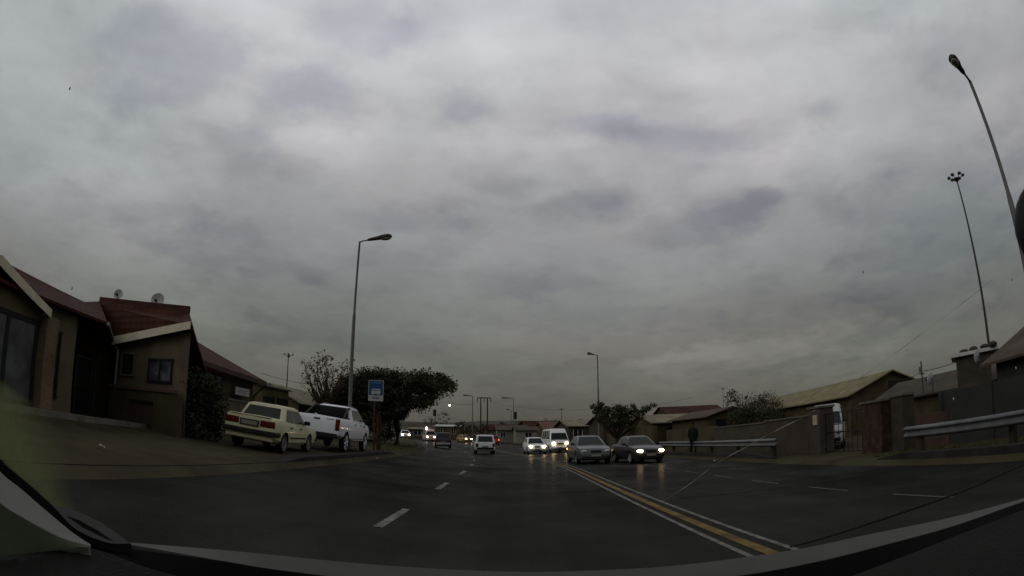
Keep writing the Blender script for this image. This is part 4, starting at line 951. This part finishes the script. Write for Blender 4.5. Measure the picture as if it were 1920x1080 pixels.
# outbuilding with a white slab roof
p = at_h(1826, 700, 24); t = thing('outbuilding', 'small brick outbuilding with a white slab roof behind the shack', 'outbuilding', gp(p.x, p.y), R(-46)); bz_ = t.location.z
zt = at_h(1826, 668, 24).z - bz_
k = MB(); k.box((0, 0, zt / 2), (1.5, 2.2, zt)); k.build('wall', BRICK_BRN, t)
k = MB(); k.box((.1, 0, zt + .07), (2.1, 2.6, .13)); k.build('roof_slab', mat('whitewashed_slab', (.42, .41, .39), .8, var=.2), t)
for i, (px, py, lab) in enumerate(((1808, 664, 'leftmost of the dark lumps weighing down the white slab roof'), (1826, 661, 'small flat dark lump, second on the white slab roof'), (1846, 655, 'largest dark lump on the white slab roof'), (1862, 650, 'rightmost dark lump on the white slab roof, beside the mast'))):
    q = at_h(px, py, 23.5 - i * .25); k = MB(); k.ball((0, 0, 0), (.24, .2, .1 + .02 * (i % 2)), .3 * i, 8, 6); o_ = k.build('roof_stone', mat('dark_stone', (.05, .04, .035), .9, var=.3), smooth=20)
    o_.location = (q.x, q.y, bz_ + zt + .21); tag(o_, lab, 'stone', 'dark lumps on the white slab roof')
dish(1745, 709, 26, .26, 'white satellite dish seen edge-on above the shack roof', 196, 8, .6, DIRTYW)
dish(1833, 668, 22.5, .26, 'white satellite dish in front of the white slab roof', 196, 8, .6, DIRTYW)
p = at_h(1729.5, 712, 27); t = thing('antenna', 'thin roof antenna with a small box between the tan roof and the edge-on dish', 'antenna', p)
zt = at_h(1729.5, 677, 27).z - p.z; k = MB(); k.tube([(0, 0, -.6), (0, 0, zt)], .035, 6); k.build('pole', POLED, t); k = MB(); k.box((-.08, 0, zt * .55), (.12, .1, .26)); k.build('box', POLE, t)
k = MB(); k.box((0, 0, zt * .32), (.3, .05, .05)); k.build('cross_bar', POLED, t)
cable([at_h(1690, 713, 27), at_h(1729.5, 696, 27), at_h(1800, 676, 24.5)], .014, 'thin cable along the shack roof past the roof antenna', .05)
# --- right boundary walls
def wall_run(name, label, x0, y0, x1, y1, hgt, m, th=.22, cope=None, posts=0, cat='wall'):
    t = thing(name, label, cat, (0, 0, 0)); k = MB(); n_ = 8
    for i in range(1):
        k.prism([(x0, y0), (x1, y1), (x1 + th, y1), (x0 + th, y0)], lambda x, y: G(x, y) - .2, lambda x, y: G(x, y) + hgt)
    k.build('wall', m, t)
    if cope: k = MB(); k.prism([(x0 - .05, y0), (x1 - .05, y1), (x1 + th + .05, y1), (x0 + th + .05, y0)], lambda x, y: G(x, y) + hgt + .002, lambda x, y: G(x, y) + hgt + .06); k.build('coping', cope, t)
    for i in range(posts):
        f = i / (posts - 1); x, y = x0 + (x1 - x0) * f, y0 + (y1 - y0) * f; k = MB(); k.box((x + .02, y, G(x, y) + hgt / 2), (.16, .16, hgt + .08)); k.build('post', m, t)
    return t
COPE = mat('coping_grey', (.11, .1, .082), .85)
wall_run('boundary_wall', 'red-brown brick wall between the driveway pillar and the brown block wall', 11.0, 18.9, 11.0, 23.2, 1.42, brick('rust_brick', (.05, .029, .016), (.038, .025, .015), (.03, .024, .016)), cope=COPE)
wall_run('boundary_wall', 'brown block wall behind the far end of the galvanised guardrail', 11.02, 23.22, 11.0, 30, 1.36, BRICK_BRN, cope=COPE)
wall_run('boundary_wall', 'tan plastered wall behind the walking person', 11.03, 30.02, 11.0, 40, 1.5, PLASTER2)
wall_run('boundary_wall', 'brown wall partly hidden by the umbrella-shaped tree on the right', 10.6, 42, 9.5, 57, 1.9, PLASTER2)
t = thing('gate_pillar', 'brick gate pillar with a beige plate, left of the driveway gate', 'pillar', gp(11.1, 18.45))
k = MB(); k.box((0, 0, .82), (.62, .8, 1.7)); k.build('pillar', brick('pillar_brick', (.055, .033, .023), (.045, .029, .021), (.036, .03, .023)), t)
k = MB(); k.box((0, 0, 1.7), (.72, .9, .08)); k.build('cap', COPE, t); k = MB(); k.box((-.33, -.1, 1.25), (.04, .3, .36)); k.build('plate', mat('beige_plate', (.34, .27, .2), .6), t)
t = thing('gate_pillar', 'red brick gate pillar with pale weathered patches right of the driveway gate', 'pillar', gp(11.1, 14.75))
k = MB(); k.box((0, 0, .76), (.6, 1.1, 1.6)); k.build('pillar', mat('patchy_red_brick', (.038, .021, .013), .9, var=.35, scale=3, grime=(.08, .06, .05), gscale=3.5, gamt=.7), t)
k = MB(); k.box((0, 0, 1.58), (.7, 1.2, .07)); k.build('cap', COPE, t)
t = thing('gate_pillar', 'plain grey-brown column beside the red brick gate pillar', 'pillar', gp(11.35, 13.75))
k = MB(); k.box((0, 0, .78), (.5, .6, 1.66)); k.build('pillar', mat('grey_brown_render', (.045, .037, .028), .9, var=.25), t); k = MB(); k.box((0, 0, 1.64), (.58, .68, .07)); k.build('cap', COPE, t)
t = thing('driveway_gate', 'thin black barred driveway gate in front of the white van', 'gate', gp(11.05, 16.7))
k = MB()
for z in (.08, .75, 1.42): k.tube([(0, -1.35, z), (0, 1.35, z)], .022, 6)
for i in range(10): k.tube([(0, -1.35 + .3 * i, .08), (0, -1.35 + .3 * i, 1.42)], .012 if i not in (0, 5, 9) else .026, 6)
k.build('gate_frame', BLACKM, t)
wall_run('boundary_wall', 'low red-brown brick wall between the grey-brown column and the grey panel wall', 11.6, 13.45, 12.3, 12.6, .95, BRICK_RED)
wall_run('panel_wall', 'long slate grey precast panel wall behind the near guardrail', 12.32, 12.9, 13.0, -2, 1.5, GREYWALL, .08, posts=8)
# --- far houses strung along the road and hillside
FH = 'far houses on the hillside'
PG = mat('pale_green_wall', (.16, .17, .135), .85); DB = mat('dark_brown_wall', (.05, .042, .033), .9)
for lab, px, py, d, w_, dep, hg, ri, rz, wm, rm, kw in (
    ('pale green far house with white framed windows beyond the white estate car', 958, 829, 104, 5.2, 5, 2.3, .8, 4, PG, ROOF_BROWN, dict(wins=((-.3, .4), (.28, .4)))),
    ('pale cream far house with a low roof between the lamp posts and the white hatchback', 984, 828, 100, 3.6, 4, 2.2, .6, 6, mat('pale_cream_wall', (.2, .19, .15), .85), ROOF_GREY, dict(wins=((.1, .5),))),
    ('far house with a dull red roof above the white hatchback', 1010, 824, 122, 7, 6, 2.5, 1.6, 20, PLASTER2, TILE_RED, {}),
    ('far house with a brownish pink roof behind the minibus', 1040, 826, 112, 6, 6, 2.4, 1.3, 14, PLASTER2, mat('pinkish_roof', (.13, .07, .05), .8), {}),
    ('dark walled house with a tan gabled roof right of the white minibus', 1091, 832, 78, 5.6, 6, 2.5, .8, 12, DB, ROOF_TAN, {}),
    ('dark house with a pale awning behind the umbrella-shaped tree', 1180, 834, 66, 8, 5, 2.6, .7, 10, DB, ROOF_GREY, {}),
    ('far shop with a bright white roof above the dark estate car', 843, 822, 150, 6.5, 5, 3.4, .45, -8, PLASTER2, DIRTYW, {}),
    ('low garage with a dark door and pale roof beside the pinkish minibus', 789, 822, 118, 4.2, 4, 2.2, .3, -10, DB, ROOF_TAN, dict(wins=((0, .7),))),
    ('far brown house with a reddish roof at the edge of the big tree', 815, 815, 180, 9, 6, 2.6, 1.5, -6, PLASTER2, ROOF_BROWN, {}),
    ('far house with a greenish grey roof left of the power poles', 880, 812, 200, 9, 6, 2.6, 1.6, -3, PLASTER2, ROOF_GREY, {}),
    ('far house with a dark red roof between the power poles and the lamps', 938, 812, 190, 9, 6, 2.6, 1.7, 5, PLASTER2, TILE_RED, {}),
    ('far house with a long brown roof on the rise above the white hatchback', 985, 807, 235, 13, 7, 2.8, 2, 6, PLASTER2, ROOF_BROWN, {}),
    ('far house with a red roof on the rise above the minibus', 1052, 808, 215, 10, 7, 2.8, 2, 9, PLASTER2, TILE_RED, {}),
    ('far house with a grey roof beyond the tan gabled roof', 1112, 812, 150, 8, 6, 2.8, 1.5, 12, PLASTER2, ROOF_GREY, {}),
    ('far house with a tan roof on the rise left of the umbrella-shaped tree', 1078, 806, 265, 13, 7, 2.8, 2.2, 9, PLASTER2, ROOF_TAN, {}),
    ('small far house with a pale gable on the rise beyond the wooden power poles', 915, 806, 280, 11, 7, 2.8, 2, 80, PLASTER2, ROOF_GREY, {}),
    ('small far house with a brown roof on the rise right of the far lamps', 1018, 805, 300, 13, 7, 2.8, 2, 4, PLASTER2, ROOF_BROWN, {}),
    ('small far house with a dark roof on the rise left of the white shop roof', 790, 806, 290, 14, 7, 2.8, 2, -8, PLASTER2, ROOF_GREY, {})):
    house(lab, px, py, d, w_, dep, hg, ri, R(rz), wm, rm, group=FH, **kw)
p = at_h(1187, 807, 62); t = thing('awning', 'slim whitish awning strip under the umbrella-shaped tree', 'awning', p, R(12)); k = MB(); k.box((0, 0, 0), (1.5, .5, .1), rx=R(12)); k.build('sheet', DIRTYW, t)
for x in (-.68, .68): k = MB(); k.tube([(x, 0, 0), (x, 0, G(p.x, p.y) - p.z)], .03, 6); k.build('prop', POLED, t)
wall_run('boundary_wall', 'low pale green far wall with panels in front of the pale green house', 2.6, 86, 4.9, 74, 1.1, mat('pale_green_wall', (.2, .21, .17), .85), posts=5)

# ------------------------------------------------------------------ the walking person
def person(loc, rz, label):
    t = thing('person', label, 'person', loc, rz)
    J = {'pel': (0, 0, .92), 'sp': (0, .01, 1.12), 'ch': (0, .0, 1.33), 'nk': (0, .02, 1.49), 'hd0': (0, .04, 1.58), 'hd1': (0, .05, 1.70),
         'lh': (-.09, 0, .88), 'lk': (-.11, .12, .48), 'la': (-.11, .02, .09), 'lt': (-.12, .17, .04), 'rh': (.09, 0, .88), 'rk': (.1, -.02, .48), 'ra': (.1, -.2, .11), 'rt': (.1, -.06, .04),
         'ls': (-.19, 0, 1.4), 'le': (-.25, -.1, 1.13), 'lw': (-.25, .02, .88), 'lf': (-.245, .06, .79), 'rs': (.19, 0, 1.4), 're': (.25, .04, 1.12), 'rw': (.25, .17, .9), 'rf': (.245, .22, .82)}
    rad = {'pel': .15, 'sp': .14, 'ch': .155, 'nk': .06, 'hd0': .085, 'hd1': .095, 'lh': .095, 'lk': .065, 'la': .045, 'lt': .04, 'rh': .095, 'rk': .065, 'ra': .045, 'rt': .04,
           'ls': .075, 'le': .055, 'lw': .038, 'lf': .035, 'rs': .075, 're': .055, 'rw': .038, 'rf': .035}
    Ed = [('pel', 'sp'), ('sp', 'ch'), ('ch', 'nk'), ('nk', 'hd0'), ('hd0', 'hd1'), ('pel', 'lh'), ('lh', 'lk'), ('lk', 'la'), ('la', 'lt'), ('pel', 'rh'), ('rh', 'rk'), ('rk', 'ra'), ('ra', 'rt'),
          ('ch', 'ls'), ('ls', 'le'), ('le', 'lw'), ('lw', 'lf'), ('ch', 'rs'), ('rs', 're'), ('re', 'rw'), ('rw', 'rf')]
    names = list(J)
    for sd in ('l', 'r'):                # five fingers on each hand
        b0 = Vector(J[sd + 'f']); sg_ = -1 if sd == 'l' else 1
        for i, (dy, ln) in enumerate(((-.028, .055), (-.01, .075), (.01, .08), (.028, .07))):
            a1, a2 = f'{sd}f{i}a', f'{sd}f{i}b'; J[a1] = tuple(b0 + Vector((0, dy, -ln * .6))); J[a2] = tuple(b0 + Vector((-sg_ * .012, dy + .015, -ln - .02))); rad[a1] = .011; rad[a2] = .008; Ed += [(sd + 'f', a1), (a1, a2)]
        a1 = sd + 'th'; J[a1] = tuple(b0 + Vector((-sg_ * .02, .06, -.01))); rad[a1] = .011; Ed.append((sd + 'f', a1))
    names = list(J); me = bpy.data.meshes.new('body'); me.from_pydata([J[n] for n in names], [(names.index(a), names.index(b)) for a, b in Ed], [])
    o = bpy.data.objects.new('body', me); COL.objects.link(o); o.parent = t
    md = o.modifiers.new('skin', 'SKIN'); sv = me.skin_vertices[0].data
    for i, n in enumerate(names): sv[i].radius = (rad[n] * (1.25 if n in ('ch', 'sp', 'pel') else 1), rad[n] * (.8 if n in ('ch', 'sp', 'pel') else 1)); sv[i].use_root = (n == 'pel')
    o.modifiers.new('sub', 'SUBSURF').levels = 2
    bpy.context.view_layer.update(); m2 = bpy.data.meshes.new_from_object(o.evaluated_get(bpy.context.evaluated_depsgraph_get())); o.modifiers.clear(); o.data = m2; m2.name = 'body'
    for m in (mat('dark_skin', (.08, .045, .03), .6), mat('dark_jacket', (.008, .008, .0085), .85), mat('dark_trousers', (.02, .022, .03), .85), TRIM): m2.materials.append(m)
    for f in m2.polygons:
        z = f.center.z; x = abs(f.center.x)
        f.material_index = 3 if z < .1 and x < .2 else 2 if z < .86 and x < .2 else 1 if (.84 if x < .2 else .92) < z < 1.5 else 0
        f.use_smooth = True
    k = MB(); k.ball((0, .04, 1.70), (.1, .115, .1)); k.build('hair', mat('black_hair', (.01, .009, .008), .8), t, smooth=60)
    k = MB(); rings = [[(rx * math.cos(a), ry * math.sin(a) + .005, z) for a in [2 * PI * i / 16 for i in range(16)]] for z, rx, ry in ((.72, .2, .15), (.95, .2, .155), (1.15, .195, .15), (1.33, .225, .155), (1.44, .17, .11), (1.5, .075, .075))]
    k.loft(rings); k.build('jacket', mat('dark_jacket', (.008, .008, .0085), .85), t, smooth=60)
    k = MB(); k.ball((0, .15, 1.635), (.016, .024, .026)); k.build('nose', mat('dark_skin', (.08, .045, .03), .6), t)
    for sx_ in (-1, 1): k = MB(); k.ball((sx_ * .035, .135, 1.66), (.014, .01, .009)); k.build('eye', mat('eye_white', (.3, .28, .26), .4), t)
    k = MB(); k.box((0, .14, 1.595), (.05, .01, .012)); k.build('mouth', mat('lips', (.06, .025, .022), .6), t)
    return t
p = at_h(1300, 860, 31); person(gp(p.x, p.y, .0), R(165), 'person in dark clothes walking along the tan wall behind the guardrail')

# ------------------------------------------------------------------ our own car
oc = thing('own_car', 'dark interior and pale cowl of the car carrying the camera, along the bottom edge', 'car', (0, 0, 0))
def pxs(pts, d): return [at_h(x, y, d if not callable(d) else d(x)) for x, y in pts]
def resample(pts, n):
    out_ = []; L_ = len(pts) - 1
    for i in range(n + 1):
        f = i / n * L_; j = min(int(f), L_ - 1); t_ = f - j
        p0, p1, p2, p3 = pts[max(j - 1, 0)], pts[j], pts[j + 1], pts[min(j + 2, L_)]
        out_.append(tuple(.5 * ((2 * p1[q]) + (-p0[q] + p2[q]) * t_ + (2 * p0[q] - 5 * p1[q] + 4 * p2[q] - p3[q]) * t_ ** 2 + (-p0[q] + 3 * p1[q] - 3 * p2[q] + p3[q]) * t_ ** 3) for q in (0, 1)))
    return out_
def band(name, up, lo, d_up, d_lo, m, th=.02, n=40):
    a, b_ = pxs(resample(up, n), d_up), pxs(resample(lo, n), d_lo); dn = Vector((0, 0, -th))
    k = MB(); k.loft([[p, q, q + dn, p + dn] for p, q in zip(a, b_)]); return k.build(name, m, oc, smooth=50)
COWL = mat('pale_cowl', (.068, .068, .061), .55, var=.12, scale=8, spec=.2)
DASH = mat('dark_dashboard', (.011, .011, .0095), .8, var=.25, scale=14, spec=.15, bump=.3)
SEALM = mat('black_glass_band', (.0018, .0018, .0018), .9, var=.1, spec=.05)
up = [(242, 1017), (378, 1028), (500, 1039), (720, 1060), (960, 1072), (1150, 1068), (1300, 1057), (1494, 1030), (1623, 1003), (1784, 970), (1913, 936), (2010, 908)]
lo = [(244, 1021), (409, 1050), (520, 1068), (720, 1090), (960, 1100), (1180, 1096), (1377, 1080), (1526, 1054), (1655, 1022), (1784, 987), (1913, 942), (2010, 910)]
band('cowl_panel', up, lo, 1.02, .98, COWL)
lo2 = [(215, 1042), (340, 1082), (500, 1120), (720, 1160), (960, 1170), (1300, 1140), (1500, 1108), (1597, 1080), (1700, 1040), (1784, 1008), (1920, 955), (2010, 922)]
up2 = [(x, y + 1) for x, y in lo]; up2[0] = (170, 1019)
band('windscreen_band', up2, lo2, .97, .9, SEALM)
lo3 = [(-140, 1190), (200, 1300), (500, 1420), (720, 1460), (960, 1480), (1300, 1450), (1500, 1400), (1650, 1340), (1750, 1300), (1850, 1260), (1980, 1200), (2100, 1120)]
up3 = [(-60, 1046), (110, 1022), (190, 1033), (340, 1082), (720, 1160), (960, 1170), (1300, 1140), (1500, 1108), (1597, 1080), (1784, 1008), (1920, 955), (2010, 922)]
band('dashboard', up3, lo3, .88, .55, DASH, .05)
# pillar: black seal, pale trim, side glass
band('windscreen_seal', [(-60, 790), (0, 861), (44, 900), (98, 948), (142, 992), (200, 1017), (246, 1019)], [(-60, 812), (0, 882), (40, 915), (78, 948), (133, 994), (170, 1020), (246, 1042)], .96, .93, SEALM)
TRIMG = mat('pale_pillar_trim', (.19, .19, .17), .8, var=.1, spec=.1)
band('pillar_trim', [(-60, 814), (0, 884), (40, 917), (78, 950), (133, 996), (170, 1021)], [(-60, 880), (0, 942), (40, 968), (75, 988), (120, 1010), (170, 1024)], .92, .86, TRIMG)
SIDEG = mat('green_side_glass', (.065, .08, .046), .5, var=.4, scale=5, spec=.2)
band('side_glass', [(-60, 882), (0, 944), (40, 970), (75, 990), (120, 1012), (165, 1024)], [(-60, 1048), (0, 1036), (40, 1031), (75, 1027), (120, 1024), (165, 1026)], .855, .85, SIDEG, .006)
gm, nt_, b_ = nm('greenish_corner_reflection'); tr = nt_.nodes.new('ShaderNodeBsdfTransparent'); mxs = nt_.nodes.new('ShaderNodeMixShader')  # greenish windscreen reflection, painted on a translucent sheet that fades out
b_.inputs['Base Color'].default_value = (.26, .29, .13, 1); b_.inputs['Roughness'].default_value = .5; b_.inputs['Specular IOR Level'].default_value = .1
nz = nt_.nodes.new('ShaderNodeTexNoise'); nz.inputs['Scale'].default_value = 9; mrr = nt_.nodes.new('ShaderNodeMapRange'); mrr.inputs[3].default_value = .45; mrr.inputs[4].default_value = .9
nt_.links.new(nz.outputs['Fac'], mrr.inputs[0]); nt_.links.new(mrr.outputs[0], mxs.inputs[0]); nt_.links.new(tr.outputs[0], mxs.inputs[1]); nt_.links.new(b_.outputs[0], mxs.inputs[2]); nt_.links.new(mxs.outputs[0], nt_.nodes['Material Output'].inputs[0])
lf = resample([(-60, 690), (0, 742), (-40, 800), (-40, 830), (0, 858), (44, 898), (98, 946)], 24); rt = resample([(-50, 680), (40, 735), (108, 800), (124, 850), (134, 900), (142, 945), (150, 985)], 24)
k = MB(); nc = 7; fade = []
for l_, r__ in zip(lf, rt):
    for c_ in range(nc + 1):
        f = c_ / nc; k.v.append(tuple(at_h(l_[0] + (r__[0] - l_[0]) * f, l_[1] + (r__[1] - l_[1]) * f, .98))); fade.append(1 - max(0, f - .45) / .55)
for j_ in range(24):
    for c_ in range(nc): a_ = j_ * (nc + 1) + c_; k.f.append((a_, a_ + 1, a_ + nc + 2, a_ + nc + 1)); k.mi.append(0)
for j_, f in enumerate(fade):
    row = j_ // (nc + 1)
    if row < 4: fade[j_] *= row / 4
cg = k.build('corner_reflection', gm, oc, smooth=60); at_ = cg.data.attributes.new('reflection_fade', 'FLOAT', 'POINT'); at_.data.foreach_set('value', fade)
an = nt_.nodes.new('ShaderNodeAttribute'); an.attribute_name = 'reflection_fade'; mm = nt_.nodes.new('ShaderNodeMath'); mm.operation = 'MULTIPLY'
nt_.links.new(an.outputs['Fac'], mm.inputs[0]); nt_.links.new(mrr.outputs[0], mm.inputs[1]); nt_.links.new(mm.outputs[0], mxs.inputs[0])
# windscreen reflection of the dash vent, modelled as a grey-ringed slab
rim = [(98, 947), (116, 949), (150, 960), (190, 980), (225, 1004), (246, 1019), (228, 1022), (195, 1014), (150, 994), (118, 970)]
inn = [(117, 955), (124, 955), (150, 965), (187, 986), (215, 1006), (229, 1017), (218, 1017), (195, 1009), (155, 989), (128, 970)]
a, b_ = pxs(rim, .965), pxs(inn, .965); k = MB()
k.loft([[p, q, q + Vector((0, 0, -.01)), p + Vector((0, 0, -.01))] for p, q in zip(a + a[:1], b_ + b_[:1])], caps=False); k.build('vent_reflection_ring', mat('grey_vent_reflection', (.16, .165, .155), .7, var=.1), oc, smooth=50)
k = MB(); k.slab(pxs(inn, .968), (0, 0, -.01)); vg = k.build('vent_reflection', mat('vent_reflection_olive', (.022, .022, .014), .8, var=.5, scale=25), oc)
# wipers
WIP = mat('wiper_rubber', (.012, .012, .011), .8, var=.2)
for pts, d in (([(1480, 1026), (1560, 1004), (1700, 958), (1820, 915), (1960, 852)], 1.12),):
    P_ = pxs(resample(pts, 20), d); k = MB(); k.tube(P_, [.0012 + .0014 * math.sin(PI * min(1, i / 20 + .08)) for i in range(21)], 6); k.build('wiper', WIP, oc, smooth=60)
# rear-view mirror just entering on the right
p = at_h(1985, 418, .42); k = MB(); k.ball((0, 0, 0), (.038, .018, .036), rz=R(-50), nu=24, nv=16); mo = k.build('mirror_housing', BLACKM, oc, smooth=60); mo.location = p
# long crack and stone chips in the windscreen
CRK = mat('glass_crack', (.3, .29, .26), .6, var=.6, scale=30)
def crack(pts, w_, name, d=.99, seed=3, m=CRK):
    r = random.Random(seed); P_ = resample(pts, 26); k = MB(); P3 = [at_h(*q, d) for q in P_]
    k.tube(P3, [w_ * r.choice((.12, .5, .8, 1, .3)) for q in P3], 5)
    return k.build(name, m, oc)
crack([(1240, 942), (1300, 903), (1345, 868), (1400, 838), (1440, 815), (1500, 785), (1530, 768)], .0007, 'crack')
crack([(1560, 745), (1640, 690), (1720, 632), (1800, 572), (1860, 525)], .0004, 'crack', seed=5, m=mat('glass_crack_dark', (.12, .11, .1), .4))
DROP = mat('water_drop', (.5, .5, .48), .1, var=.2)
for x, y, r_ in ((1618, 509, .003), (131, 166, .003), (1788, 748, .002), (1905, 690, .002), (1897, 522, .0035), (135, 540, .003)):
    k = MB(); c_ = at_h(x, y, .98); k.ball((0, 0, 0), (r_ * .7, r_ * .4, r_ * 1.2), nu=8, nv=6); o_ = k.build('raindrop', DROP if x != 131 else mat('glass_crack_dark', (.12, .11, .1), .4), oc, smooth=60); o_.location = c_
# roof of our car: keeps the cabin as dim as it is
k = MB(); k.box((0, -.75, CAM_H + .2), (1.35, 1.3, .03)); k.build('roof_lining', DASH, oc)

# ------------------------------------------------------------------ render settings
scene.render.engine = 'CYCLES'
scene.cycles.use_denoising = True
try: scene.cycles.denoiser = 'OPENIMAGEDENOISE'
except Exception: pass
scene.cycles.max_bounces = 6; scene.cycles.diffuse_bounces = 3; scene.cycles.glossy_bounces = 3; scene.cycles.transmission_bounces = 2
scene.cycles.caustics_reflective = False; scene.cycles.caustics_refractive = False; scene.cycles.sample_clamp_indirect = 4
scene.view_settings.view_transform = 'Standard'; scene.view_settings.look = 'None'; scene.view_settings.exposure = 0; scene.view_settings.gamma = 1
